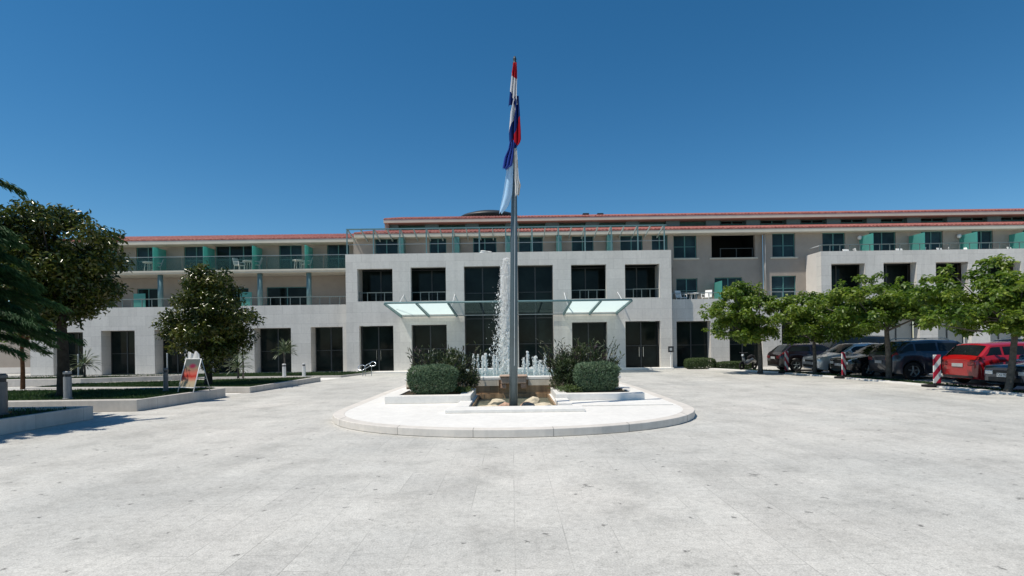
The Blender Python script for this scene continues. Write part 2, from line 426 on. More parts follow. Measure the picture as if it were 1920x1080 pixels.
# ---- entrance canopy
cx = lambda u: u*30/F
ZF, ZB, YF = 3.95, 3.53, 30.0
slope = lambda y: ZF+(ZB-ZF)*(y-YF)/(YP-YF)
cl, crr = -6.80, 6.45
fb = MB(); fb.tube([(cl,YF,ZF),(crr,YF,ZF)], .05, 8); can = fb.build('entrance_canopy', tealgrey, H, smooth=True)
xsb = [cl, -5.1, -3.4, -1.7, 0, 1.65, 3.2, 4.8, crr]
for k,x in enumerate(xsb):
    if k in (3,4,5): continue
    q = MB(); w = .045
    q.add([(x-w,YF,ZF-.09),(x+w,YF,ZF-.09),(x+w,YP,ZB-.16),(x-w,YP,ZB-.16),(x-w,YF,ZF-.005),(x+w,YF,ZF-.005),(x+w,YP,ZB),(x-w,YP,ZB)],
          [(0,3,2,1),(4,5,6,7),(0,1,5,4),(1,2,6,5),(2,3,7,6),(3,0,4,7)])
    q.build('rib', tealgrey, can)
bk = MB(); bk.tube([(cl,YP-.12,ZB-.08),(crr,YP-.12,ZB-.08)], .035, 6); bk.build('wall_rail', steel, can)
for k in range(len(xsb)-1):
    a,b = xsb[k]+.05, xsb[k+1]-.05
    mt = frosted if k in (0,1,6,7) else clearglass
    q = MB(); q.add([(a,YF+.08,ZF+.012),(b,YF+.08,ZF+.012),(b,YP-.05,ZB+.012),(a,YP-.05,ZB+.012)], [(0,1,2,3)])
    q.build('glass_panel', mt, can)
for px in (757,853,1058,1158):
    x = at(px,555,YP)[0]
    q = MB(); q.tube([(x,YP,4.75),(x,YP-2.3,slope(YP-2.3)+.02)], .03, 6); q.build('support_rod', whitemetal, can)
# ---- pergola on the portico terrace
pz = 8.88; perg = None
b = MB(); b.box(PX0+.05,PX1-.25,YP+.07,YP+.16,pz-.05,pz+.02); perg = b.build('pergola', tealgrey, H)
rafm = simple('pale_teal_metal',(.36,.43,.42),.5,0,.05,5)
nraf = 25
for i in range(nraf):
    x = PX0+.12+(PX1-.4-PX0-.12)*i/(nraf-1)
    q = MB(); ya,yb_,za,zb_ = YP+.165,YW-.02,pz+.01,pz-.40; w = .032; hh = .10
    q.add([(x-w,ya,za-hh),(x+w,ya,za-hh),(x+w,yb_,zb_-hh),(x-w,yb_,zb_-hh),(x-w,ya,za),(x+w,ya,za),(x+w,yb_,zb_),(x-w,yb_,zb_)],[(0,3,2,1),(4,5,6,7),(0,1,5,4),(1,2,6,5),(2,3,7,6),(3,0,4,7)]); q.build('rafter', rafm, perg)
for i in range(13):
    x = PX0+.09+(PX1-.38-PX0-.09)*i/12
    q = MB(); q.box(x-.035,x+.035,YP+.07,YP+.14,PZ-.3,pz-.082); q.build('post', tealgrey, perg)
tr_ = MB(); tr_.tube([(PX0+.1,YP+.2,PZ+.62),(PX1-.3,YP+.2,PZ+.62)], .018, 6); tr_.build('terrace_rail', steel, H)
# ---- main walls, upper floors
XR = 41.0
EZ = 8.73
def soff(z): return z
cwin = [(703,447,746,480),(805,446,837,480),(887,445,931,478),(973,444,1018,476),(1072,442,1113,475),(1163,441,1205,474),(1222,440,1252,474)]
rw3 = [(1448,437,1491,482),(1542,436,1585,480),(1630,434,1680,479),(1727,433,1768,478),(1822,432,1862,477),(1918,431,1958,476)]
rw2 = [(1447,517,1493,562)]
lw_recess3 = [(1263,439,1306,484)]; loggia = [(1334,434,1416,483)]; rrec2 = [(1268,522,1308,566),(1340,520,1392,564)]
YRec = 36.6
XA, XB = at(1260,500,YRec)[0], at(1434,480,YW)[0]
hs = [rect(*w,YW) for w in cwin]
hs = [(a,b,6.66,d) for a,b,c,d in hs]
MB().holes_wall(PX0,XA,6.405,EZ-.1,YW,YW+.25,hs).build('upper_wall', plaster, H)
for i,h in enumerate(hs): glazing(h,YW+.1,2,2,teal,blueglass)
hs3 = [rect(*w,YW) for w in rw3]; hs2 = [rect(*w,YW) for w in rw2]
MB().holes_wall(XB,XR,4.0,EZ-.1,YW,YW+.25,hs3+hs2).build('upper_wall', plaster, H)
for h in hs3+hs2: glazing(h,YW+.1,2,2,teal,blueglass)
ha = [rect(*w,YRec) for w in lw_recess3]; hb = [rect(*w,YRec) for w in rrec2]; hl = [rect(*w,YRec) for w in loggia]
MB().holes_wall(XA,XB,4.0,EZ-.1,YRec,YRec+.25,ha+hb+hl).build('upper_wall', plaster, H)
for h in ha+hb: glazing(h,YRec+.1,2,2,teal,blueglass)
h = hl[0]
lg = MB(); lg.quad((h[0]-.5,YRec+2.2,h[2]-.3),(h[1]+.5,YRec+2.2,h[2]-.3),(h[1]+.5,YRec+2.2,h[3]+.2),(h[0]-.5,YRec+2.2,h[3]+.2))
lg.quad((h[0]-.5,YRec+.25,h[2]-.02),(h[1]+.5,YRec+.25,h[2]-.02),(h[1]+.5,YRec+2.2,h[2]-.02),(h[0]-.5,YRec+2.2,h[2]-.02))
lg.quad((h[0]-.5,YRec+.25,h[3]+.02),(h[1]+.5,YRec+.25,h[3]+.02),(h[1]+.5,YRec+2.2,h[3]+.02),(h[0]-.5,YRec+2.2,h[3]+.02))
lg.quad((h[0]-.01,YRec+.25,h[2]-.02),(h[0]-.01,YRec+2.2,h[2]-.02),(h[0]-.01,YRec+2.2,h[3]+.02),(h[0]-.01,YRec+.25,h[3]+.02))
lg.quad((h[1]+.01,YRec+.25,h[2]-.02),(h[1]+.01,YRec+2.2,h[2]-.02),(h[1]+.01,YRec+2.2,h[3]+.02),(h[1]+.01,YRec+.25,h[3]+.02))
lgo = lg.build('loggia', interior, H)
railing(h[0]+.6,h[1]-.1,YRec+.15,h[2],h[2]+.62,.9,simple('dark_rail',(.05,.06,.06),.5))
for q in ha+hl+hs3[:1]:
    yy = YRec if q in ha+hl else YW
    MB().box(q[0]-.15,q[1]+.15,yy-.07,yy-.002,q[2]-.10,q[2]-.004).build('sill', cream, H)
# downpipe
xp = at(1434,500,YW)[0]
d = MB(); d.tube([(xp-.02,YW-.10,8.5),(xp-.02,YW-.10,4.3)], .045, 8); d.build('downpipe', simple('pipe_paint',(.45,.43,.40),.6), H, smooth=True)
# ---- left wing
XL = at(57,690,YS)[0]
lop = [(100,623,156,706),(190,620,253,705),(290,618,346,704),(388,617,446,702),(477,615,546,701),(583,613,643,700)]
lh = [rect(*w,YS) for w in lop]; lh = [(a,b,.02,d) for a,b,c,d in lh]
LZ = 4.28
MB().holes_wall(XL,PX0-.002,0,LZ,YS,YS+1.0,lh).build('left_wing_wall', stone, H)
for hh in lh: glazing((hh[0],hh[1],.03,hh[3]),YS+.85,2,2,doorframe,darkglass,'glass_door')
MB().box(XL,PX0-.002,YS+1.002,38.0,3.9,4.1).build('balcony_floor', stone, H)
YL2, YL3, YSl = 38.0, 37.6, 36.0
w2 = [(257,541,298,572),(345,540,392,572),(420,540,466,572),(500,538,576,570)]
h2 = [(a,b,4.2,d) for a,b,c,d in (rect(*w,YL2) for w in w2)]
MB().holes_wall(XL,PX0+.3,4.1,6.44,YL2,YL2+.25,h2).build('upper_wall', plaster, H)
for q in h2: glazing(q,YL2+.1,2,1,teal,darkglass)
MB().box(XL,PX0-.004,YSl,YL2+.2,6.45,6.62).build('balcony_slab', cream, H)
w3 = [(160,464,202,506),(255,463,298,506),(345,461,389,506),(404,458,481,504),(523,459,566,505),(613,457,655,504)]
h3 = [(a,b,6.63,d) for a,b,c,d in (rect(*w,YL3) for w in w3)]
MB().holes_wall(XL,PX0+.3,6.625,EZ-.2,YL3,YL3+.25,h3).build('upper_wall', plaster, H)
for k,q in enumerate(h3): glazing(q,YL3+.1,3 if k == 3 else 2,2,teal,blueglass if k != 3 else darkglass)
railing(XL,PX0-.02,YS+.25,LZ,LZ+.52,.62,railm)
# glass balustrade of the third floor balcony
t = MB(); t.tube([(XL,YSl+.06,7.55),(PX0-.02,YSl+.06,7.55)], .022, 6); bal = t.build('balustrade', steel, H)
npan = 11
for i in range(npan):
    a = XL+(PX0-.05-XL)*i/npan; bb = XL+(PX0-.05-XL)*(i+1)/npan
    MB().box(a+.03,bb-.03,YSl+.055,YSl+.067,6.63,7.5).build('glass_panel', balglass, bal)
te = MB(); te.box(XL,PX0-.006,YSl-.05,YSl-.002,6.55,6.66); te.build('slab_edge', cream, H)
for px in (205,300,395,487,579):
    x = at(px,545,YSl+.3)[0]
    MB().tube([(x,YSl+.35,4.12),(x,YSl+.35,6.44)], .16, 14).build('column', tealgrey, H, smooth=True)
for px in (218,311,402,491,586):          # partitions between balconies, third floor left
    x = at(px,485,YL3)[0]
    MB().box(x-.03,x+.03,YSl+.25,YL3-.01,6.64,8.25).build('balcony_partition', panel_m, H)
for px in (283,477):
    x = at(px,560,YL2-.6)[0]
    MB().box(x-.45,x+.30,YS+1.15,YS+1.19,4.12,5.25).build('balcony_partition', panel_m, H)
for px in (753,857,952,1048,1143):
    x = at(px,460,YW-.5)[0]
    MB().box(x-.16,x+.16,YW-.7,YW-.01,6.41,8.5).build('balcony_partition', teal, H)
# ---- right, between portico and right block; ground floor
BX0 = at(1540,520,YP)[0]
RZ = 4.31
rop = [(1269,602,1333,690),(1368,600,1430,690),(1466,599,1528,690),(1563,598,1626,690),(1661,597,1725,690),(1759,596,1822,690),(1857,595,1921,690)]
rh = [rect(*w,YS) for w in rop]; rh = [(a,b,.02,d) for a,b,c,d in rh]
MB().holes_wall(PX1+.002,BX0+.3,0,RZ,YS,YS+.7,rh[:3]).build('right_wing_wall', stone, H)
MB().box(PX1+.002,BX0+.3,YS+.702,YRec+.3,3.8,4.02).build('balcony_floor', stone, H)
for hh in rh[:3]: glazing((hh[0],hh[1],.03,hh[3]),YS+.6,2,2,doorframe,darkglass,'glass_door')
railing(PX1+.3,BX0-.3,YS+.4,RZ,RZ+.42,.8)
# ---- right block
BZ = 7.09
bup = [(1559,494,1622,563),(1657,492,1719,562),(1755,491,1816,561),(1853,490,1915,560),(1951,489,2013,559)]
bh = [rect(*w,YP) for w in bup]
bl = [rect(*w,YP) for w in rop[3:]]; bl = [(a,b,.02,d) for a,b,c,d in bl]
MB().holes_wall(BX0,XR,0,BZ,YP,YP+.55,bh+bl).build('right_block_wall', stone, H)
m = MB(); m.box(BX0,BX0+.5,YP+.552,YW-.002,RZ+.002,BZ); m.build('right_block_side_wall', plaster_w, H)
MB().box(BX0+.502,XR,YP+.752,YW-.002,6.42,6.50).build('terrace_floor', stone, H)
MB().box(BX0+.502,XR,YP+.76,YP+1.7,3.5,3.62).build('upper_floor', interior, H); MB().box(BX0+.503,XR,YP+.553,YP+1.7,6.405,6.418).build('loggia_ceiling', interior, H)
for q in bh: glazing((q[0]-.4,q[1]+.4,3.63,6.40),YP+1.3,2,1,doorframe,darkglass)
for k,q in enumerate(bl):
    glazing((q[0],q[1],.03,q[3]),YP+.62,2,1,doorframe,darkglass if k == 0 else curtain_m,'glass_door')
railing(BX0+.1,XR,YP+.35,BZ,BZ+.45,.62,railm)
sd = MB(); sd.tube([(BX0+.25,YP+.4,BZ+.45),(BX0+.25,YW-.05,BZ+.45)], .022, 6); sd.build('side_rail', whitemetal, H)
for px in (1619,1713,1809,1903,1996):
    x = at(px,455,YW-.4)[0]
    MB().box(x-.03,x+.03,YW-1.35,YW-.01,6.505,8.25).build('balcony_partition', panel_m, H)
for px in (1347,):
    x = at(px,550,YW-.4)[0]
    MB().box(x-.02,x+.02,YW-1.0,YRec-.01,4.1,5.45).build('balcony_partition', panel_m, H)
for px,py in ((1611,446),(1797,443)):
    x,z = at(px,py,YW-.1)
    l = MB(); l.lathe([(.03,-.13),(.11,-.09),(.14,0),(.11,.09),(.03,.13)], (x,YW-.16,z), 12); l.build('wall_lamp', white_pl, H, smooth=True)
# ---- roofs
def tile_roof(x0, x1, y0, z0, y1, sl, per=.24, amp=.055):
    n = int((x1-x0)/per*6); xs = np.linspace(x0,x1,n+1)
    zz = amp*np.abs(np.sin(np.pi*xs/per))
    mb = MB(); vs = []; fs = []
    rows = [(y0,-.05),(y0,.0),(y0+.02,.02),(y1,.02)]
    for (y,dz) in rows:
        flat = dz < -.01
        for x,z in zip(xs,zz): vs.append((x,y,z0+(y-y0)*sl+(dz if flat else dz+z)))
    for r in range(len(rows)-1):
        for i in range(n): fs.append((r*(n+1)+i, r*(n+1)+i+1, (r+1)*(n+1)+i+1, (r+1)*(n+1)+i))
    mb.add(vs,fs); return mb
SL = .222
def fascia(x0,x1,y0,yw,z):
    f = MB(); f.box(x0,x1,y0+.014,yw,z-.27,z-.052); return f
XUL = at(719,415,40.3)[0]
tile_roof(PX0+.2,XR,35.75,EZ+.11,41.5,SL).build('main_roof', roofm, H)
fascia(PX0+.2,XR,35.75,YRec+.24,EZ+.11).build('eaves_fascia', cream, H)
tile_roof(XL-.6,PX0+.35,36.6,EZ+.01,41.6,.238).build('left_roof', roofm, H)
fascia(XL-.6,PX0+.19,36.6,YL3+.3,EZ+.01).build('eaves_fascia', cream, H)
tile_roof(XUL,XR+8,40.3,10.74,46.6,.235).build('upper_roof', roofm, H)
fascia(XUL,XR+8,40.3,41.6,10.74).build('eaves_fascia', cream, H)
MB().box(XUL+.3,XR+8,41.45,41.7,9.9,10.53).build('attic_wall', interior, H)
for i in range(17):
    px = 735+75*i; x = at(px,415,41.2)[0]
    MB().box(x-.5,x+.5,41.0,41.44,9.9,10.51).build('attic_pier', tealgrey, H)
for i in range(16):
    px = 772+75*i; x = at(px,415,41.4)[0]
    glazing((x-.85,x+.85,9.98,10.50),41.38,2,1,teal,darkglass)
    MB().quad((x-1.0,41.2,10.0),(x+1.0,41.2,10.0),(x+1.0,41.2,10.40 if i < 8 else 10.24),(x-1.0,41.2,10.40 if i < 8 else 10.24)).build('attic_glass', attic_scr, H)
# left gable end + right end closing walls
m = MB(); m.box(XL-.002,XL+.3,YS+1.003,41.6,0,8.5); m.build('end_wall', plaster, H)
m = MB(); m.box(XUL+.02,XUL+.3,40.6,46.5,9.4,10.5); m.build('end_wall', plaster, H)
# low dark dome and vents on the roof
xd = at(918,405,50)[0]
prof = [(3.1,0),(2.6,.35),(1.9,.58),(1.0,.72),(.05,.76)]
MB().lathe(prof,(xd,50.5,at(918,409,50.5)[1]-.28),32).build('roof_dome', darkpl, H, smooth=True)
for px in (1098,1125):
    x,z = at(px,404,44)
    v = MB(); v.box(x-.12,x+.12,43.9,44.1,z-.5,z-.12); v.box(x-.24,x+.24,43.75,44.25,z-.12,z+.14); v.build('roof_vent', darkpl, H, bevel=.02)
# ---- garden wall far left
g = empty('garden_wall', (-39,41,0), 'beige rendered wall with white base at far left', 'wall')
MB().box(-46,XL-.9,41,41.3,.42,3.2).build('rendered_panel', plaster, g)
MB().box(-46,XL-.9,40.94,41.3,0,.418).build('white_base', plaster_w, g)
# ------------------------------------------------------------------ traffic island with fountain
IZ = .155
CX0, CX1, CY0, CY1 = -1.08, 1.12, 13.55, 17.4        # sunken channel
pts = []
for i in range(25):
    a = math.pi*(1-i/24)
    pts.append((.02+4.34*math.cos(a), 14.0-3.62*abs(math.sin(a))**.92))
pts += [(4.36,19.0),(4.2,22.5),(3.4,25.0),(-3.4,25.0),(-4.2,22.5),(-4.32,19.0)]
def inset(poly, d):
    c = Vector((0,17,0)); out = []
    n = len(poly)
    for i in range(n):
        p0,p1,p2 = Vector(poly[i-1]),Vector(poly[i]),Vector(poly[(i+1)%n])
        t = (p2-p0).normalized(); nn = Vector((-t.y,t.x)); out.append(tuple(p1+nn*d))
    return out
isl = empty('traffic_island', (0,14.5,0), 'white stone oval island in the middle of the forecourt', 'traffic island')
inn = inset(pts,.26)
k = MB(); k.ring(pts,inn,.002,IZ); k.build('kerb', stone_panels('island_kerb',(.76,.71,.64),1.5,3,'xz',.03,.55,.6,.1,.01), isl, bevel=.012)
# platform with the channel cut out: split in four prisms
def clip(poly, f):
    out = []
    for i in range(len(poly)):
        a,b = poly[i-1],poly[i]; fa,fb = f(a),f(b)
        if (fa >= 0) != (fb >= 0):
            t = fa/(fa-fb); out.append((a[0]+(b[0]-a[0])*t, a[1]+(b[1]-a[1])*t))
        if fb >= 0: out.append(b)
    return out
pf = MB()
top = inn
pf.prism(clip(top, lambda p: CY0-p[1]), .003, IZ-.003)
pf.prism(clip(top, lambda p: p[1]-CY1), .003, IZ-.003)
mid = clip(clip(top, lambda p: p[1]-CY0), lambda p: CY1-p[1])
pf.prism(clip(mid, lambda p: CX0-p[0]), .003, IZ-.003)
pf.prism(clip(mid, lambda p: p[0]-CX1), .003, IZ-.003)
pf.build('platform', island_st, isl)
MB().box(-1.56,1.66,12.86,CY0-.003,IZ,IZ+.075).build('front_ledge', island_st, isl, bevel=.008)
MB().box(1.35,4.0,13.95,15.05,IZ,IZ+.022).build('side_slab', island_st, isl, bevel=.004)
MB().box(-1.42,CX0-.002,13.75,15.06,IZ,IZ+.06).build('side_step', island_st, isl, bevel=.006)
MB().box(CX1+.002,1.46,13.75,15.06,IZ,IZ+.10).build('side_step', island_st, isl, bevel=.006)
# fountain
ft = empty('fountain', (0,18,0), 'raised stone fountain basin with spout and sunken channel behind the flagpole', 'fountain')
FZ = .70; BX_ = 3.3
bs = MB()
bs.box(-BX_,-.42,CY1+.002,CY1+.35,IZ,FZ-.10); bs.box(.42,BX_,CY1+.002,CY1+.35,IZ,FZ-.10); bs.box(-.418,.418,CY1+.06,CY1+.35,IZ,FZ-.10)
bs.build('basin_wall', wetstone, ft)
ub = MB(); ub.box(-BX_,-.421,CY1-.045,CY1-.001,.42,FZ-.10); ub.box(.481,BX_,CY1-.045,CY1-.001,.42,FZ-.10); ub.build('basin_ledge', stone_panels('tan_stone',(.78,.70,.57),1,2,'xz',.06,.7,.5,.2), ft, bevel=.006)
rimo = [(-BX_-.06,CY1-.05),(BX_+.06,CY1-.05),(BX_+.06,23.4),(-BX_-.06,23.4)]; rimi = [(-BX_+.36,CY1+.36),(BX_-.36,CY1+.36),(BX_-.36,23.0),(-BX_+.36,23.0)]
r_ = MB(); r_.ring(rimo,rimi,FZ-.098,FZ); r_.build('basin_rim', island_st, ft, bevel=.02)
s_ = MB(); s_.box(-BX_,-BX_+.33,CY1+.352,23.3,IZ,FZ-.10); s_.box(BX_-.33,BX_,CY1+.352,23.3,IZ,FZ-.10); s_.box(-BX_+.33,BX_-.33,23.0,23.3,IZ,FZ-.10); s_.build('basin_wall', kerbst, ft)
MB().box(-BX_+.34,BX_-.34,CY1+.36,22.99,IZ+.01,FZ-.06).build('basin_water', poolm, ft)
sp = MB(); sp.box(-.40,.46,CY1-.30,CY1+.34,FZ+.002,FZ+.05); sp.box(-.36,.42,CY1-.26,CY1-.085,FZ-.20,FZ-.002); sp.build('spout', stone_panels('spout_stone',(.66,.47,.35),2,2,'xz',.1,.8,.5,.3), ft, bevel=.02)
for x in (-.28,.34):
    c = MB(); c.box(x-.09,x+.09,CY1-.22,CY1-.003,FZ-.36,FZ-.205); c.build('spout_bracket', rockr, ft, bevel=.03)
ch = MB()
ch.quad((CX0,CY0,-.0),(CX1,CY0,.0),(CX1,CY1,.0),(CX0,CY1,.0)) if False else None
ch.box(CX0+.001,CX0+.05,CY0+.001,CY1,.006,IZ-.006); ch.box(CX1-.05,CX1-.001,CY0+.001,CY1,.006,IZ-.006); ch.box(CX0+.052,CX1-.052,CY1-.05,CY1-.001,.006,IZ+.02); ch.box(CX0+.052,CX1-.052,CY0+.001,CY0+.05,.006,IZ-.006)
ch.build('channel_wall', wetstone, ft)
MB().box(CX0+.051,CX1-.051,CY0+.051,CY1-.051,.004,.03).build('channel_floor', stone_panels('algae_stone',(.60,.53,.38),.5,.4,'xy',.15,.7,.35,.5), ft)
MB().quad((CX0+.051,CY0+.051,.06),(CX1-.051,CY0+.051,.06),(CX1-.051,CY1-.051,.06),(CX0+.051,CY1-.051,.06)).build('channel_water', clearglass, ft)
# planters
def planter(x0,x1,y0,y1,lab):
    p = empty('stone_planter', ((x0+x1)/2,(y0+y1)/2,IZ), lab, 'planter', 'stone planters on the island')
    w = .32; z = .36
    o = [(x0,y0),(x1,y0),(x1,y1),(x0,y1)]; n = [(x0+w,y0+w),(x1-w,y0+w),(x1-w,y1-w),(x0+w,y1-w)]
    MB().ring(o,n,IZ,z).build('wall', island_st, p, bevel=.012)
    MB().box(x0+w+.001,x1-w-.001,y0+w+.001,y1-w-.001,IZ,z-.04).build('soil', soil, p)
    return p
planter(-3.45,CX0-.05,15.07,CY1-.085,'white stone planter left of the flagpole, holding the left clipped shrub')
planter(CX1+.05,3.55,15.07,CY1-.085,'white stone planter right of the flagpole, holding the right clipped shrub')
def blob(rx,ry,rz,seed,n=2,am=.16):
    bm = bmesh.new(); bmesh.ops.create_icosphere(bm, subdivisions=n, radius=1)
    r = random.Random(seed); ph = [r.uniform(0,6) for _ in range(6)]
    for v in bm.verts:
        s = 1+am*math.sin(2.3*v.co.x+ph[0])*math.sin(2.9*v.co.y+ph[1])+am*.8*math.sin(4.1*v.co.z+ph[2]+v.co.x*2)
        v.co = Vector((v.co.x*rx*s,v.co.y*ry*s,v.co.z*rz*s))
    me = bpy.data.meshes.new('rock'); bm.to_mesh(me); bm.free(); return me
rk = [(-.20,13.95,.20,.13,.14,rockr,'reddish rock at the left foot of the flagpole'),(.36,14.0,.20,.15,.15,rockr,'reddish rock at the right foot of the flagpole'),
      (.30,13.7,.10,.09,.08,rockm,'small tan stone in front of the reddish rock by the flagpole'),(-.6,14.3,.34,.3,.09,rockm,'flat tan rock left in the fountain channel'),
      (.75,14.4,.33,.35,.10,rockm,'flat tan rock right in the fountain channel'),(-.45,15.2,.25,.22,.12,rockm,'tan rock further back on the left of the channel'),(.55,15.4,.24,.2,.13,rockm,'tan rock further back on the right of the channel'),
      (.98,13.8,.14,.12,.07,rockm,'small flat stone in the right front corner of the channel')]
for i,(x,y,a,b_,c,mt,lab) in enumerate(rk):
    o = link_mesh('rock', blob(a,b_,c,i), mt, None, (x,y,.05+c*.5)); tag(o, lab, 'rock', 'rocks in the fountain channel')
# flagpole
xt, zt = at(965,108,13.75); xb = at(962.5,765,13.75)[0]
fp = empty('flagpole', (xb,13.75,.03), 'tall tapering grey metal flagpole standing in the fountain channel', 'flagpole')
def polex(z): return xb+(xt-xb)*(z-.03)/(zt-.03)
prf = [(.03,.105),(2.4,.098),(4.6,.082),(6.6,.055),(zt-.25,.034)]
MB().tube([(polex(z),13.75,z) for z,_ in prf],[r for _,r in prf],16).build('shaft', polemat, fp, smooth=True)
MB().lathe([(.17,0),(.17,.05),(.11,.09)],(polex(.03),13.75,.03),16).build('base_collar', steel, fp, smooth=True)
MB().lathe([(.034,-.25),(.05,-.2),(.05,-.1),(.03,-.06),(.045,-.02),(.02,.05)],(xt,13.75,zt-.02),12).build('finial', darkpl, fp, smooth=True)
hy = MB(); hy.tube([(polex(1.2)+.02,13.63,1.2),(polex(zt-.3)+.02,13.70,zt-.3)],.006,5); hy.build('halyard', whitemetal, fp)
# flags: limp cloth made of horizontal rows; each row given by left/right px and colours
def cloth_mat(name, stops, wear=.1):
    m, nt, b = nodes(name)
    a = N(nt,'ShaderNodeAttribute',attribute_name='band')
    r = N(nt,'ShaderNodeValToRGB'); r.color_ramp.interpolation = 'CONSTANT'
    e = r.color_ramp.elements
    while len(e) < len(stops): e.new(.5)
    for el,(p,c) in zip(e,stops): el.position = p; el.color = c4(c)
    nt.links.new(a.outputs['Fac'], r.inputs[0]); nt.links.new(r.outputs[0], b.inputs['Base Color']); setin(b, Roughness=.8)
    b.inputs['Specular IOR Level'].default_value = .1
    out = nt.nodes['Material Output']; tr = N(nt,'ShaderNodeBsdfTranslucent'); nt.links.new(r.outputs[0], tr.inputs[0])
    ms = N(nt,'ShaderNodeMixShader'); ms.inputs[0].default_value = .35
    nt.links.new(b.outputs[0], ms.inputs[1]); nt.links.new(tr.outputs[0], ms.inputs[2]); nt.links.new(ms.outputs[0], out.inputs['Surface'])
    return m
RED,WHI,BLU = (.48,.015,.03),(.75,.75,.77),(.015,.04,.19)
def flag(name, rows, mat, label, pleats=2.6, depth=.10, skew=.0, y0=13.63, ph=0.):
    """rows: (py, left px, right px, band at left, band at right) from top to bottom"""
    nu, nv = 22, 40
    ys = [r[0] for r in rows]
    V = []; band = []
    for j in range(nv+1):
        t = ys[0]+(ys[-1]-ys[0])*j/nv
        k = max(i for i in range(len(rows)-1) if ys[i] <= t+1e-6)
        f = (t-ys[k])/(ys[k+1]-ys[k]); R0,R1 = rows[k],rows[k+1]
        l = R0[1]+(R1[1]-R0[1])*f; r = R0[2]+(R1[2]-R0[2])*f; bl = R0[3]+(R1[3]-R0[3])*f; br = R0[4]+(R1[4]-R0[4])*f
        for i in range(nu+1):
            u = i/nu
            xx,zz = at(l+(r-l)*(u+.05*math.sin(u*math.pi*2*pleats+ph+j*.05)), t+(3*math.sin(u*9+ph)*.4 if 0 < j else 0), 13.75)
            yy = y0-depth*.5+depth*.5*math.sin(u*math.pi*2*pleats+ph+.02*j)*min(1,j/5+.2)
            V.append((xx,yy,zz)); band.append(min(.999,max(0,bl+(br-bl)*u)))
    o0 = Vector(V[0])
    me = bpy.data.meshes.new(name)
    fs = [(j*(nu+1)+i, j*(nu+1)+i+1, (j+1)*(nu+1)+i+1, (j+1)*(nu+1)+i) for j in range(nv) for i in range(nu)]
    me.from_pydata([tuple(Vector(v)-o0) for v in V], [], fs)
    a = me.attributes.new('band','FLOAT','POINT'); a.data.foreach_set('value', band)
    o = link_mesh(name, me, mat, None, o0, smooth=True)
    so = o.modifiers.new('solid','SOLIDIFY'); so.thickness = .006
    return tag(o, label, 'flag', 'flags drooping from the flagpole')
tri = cloth_mat('tricolour_cloth', [(0,RED),(.34,WHI),(.67,BLU)])
flag('national_flag', [(124,962,969,0,.0),(142,959,970,.36,.05),(156,957.5,970,.40,.36),(170,956,969.5,.64,.42),(190,954,969,.85,.5),(203,953,970,.95,.66)], tri, 'red, white and blue flag folded at the very top of the flagpole', ph=.4)
tri2 = cloth_mat('second_cloth', [(0,WHI),(.34,BLU),(.67,RED)])
flag('national_flag', [(186,963,973,.36,.5),(212,957,974.5,.05,.56),(224,956,975,.05,.66),(238,955,975.5,.2,.9),(250,954,976,.3,.9),(268,955,976,.62,.9),(274,957,974,.40,.9),(282,958,968,.5,.5)], tri2, 'white, blue and red flag hanging second from the top of the flagpole', ph=1.2, y0=13.62)
eu = cloth_mat('blue_cloth', [(0,(.05,.095,.42))])
flag('blue_flag', [(268,956,964,0,0),(285,953,963,0,0),(300,946,962,0,0),(316,943.5,959,0,0),(321,944,950,0,0)], eu, 'plain mid blue flag hanging in the middle of the pole', ph=2.0, depth=.12)
lb = cloth_mat('light_blue_cloth', [(0,(.50,.72,.90)),(.86,(.08,.2,.32))])
flag('light_blue_flag', [(308,951,962,0,.2),(340,947,961,0,.6),(370,942,959,0,.9),(388,938,953,.1,.9),(402,936,941,.5,.9)], lb, 'pale blue flag, lowest on the left of the pole', ph=.3, depth=.05, pleats=1.1)
wh = cloth_mat('white_cloth', [(0,(.80,.80,.78)),(.75,(.55,.53,.48))])
flag('white_flag', [(282,964,969,0,.2),(310,965,971,.3,.9),(340,965,972.5,.1,.5),(352,966,976,.2,.9),(362,966,974,.1,.8),(370,967,973,.3,.9)], wh, 'narrow white flag lowest on the right of the pole', ph=.9, depth=.1)
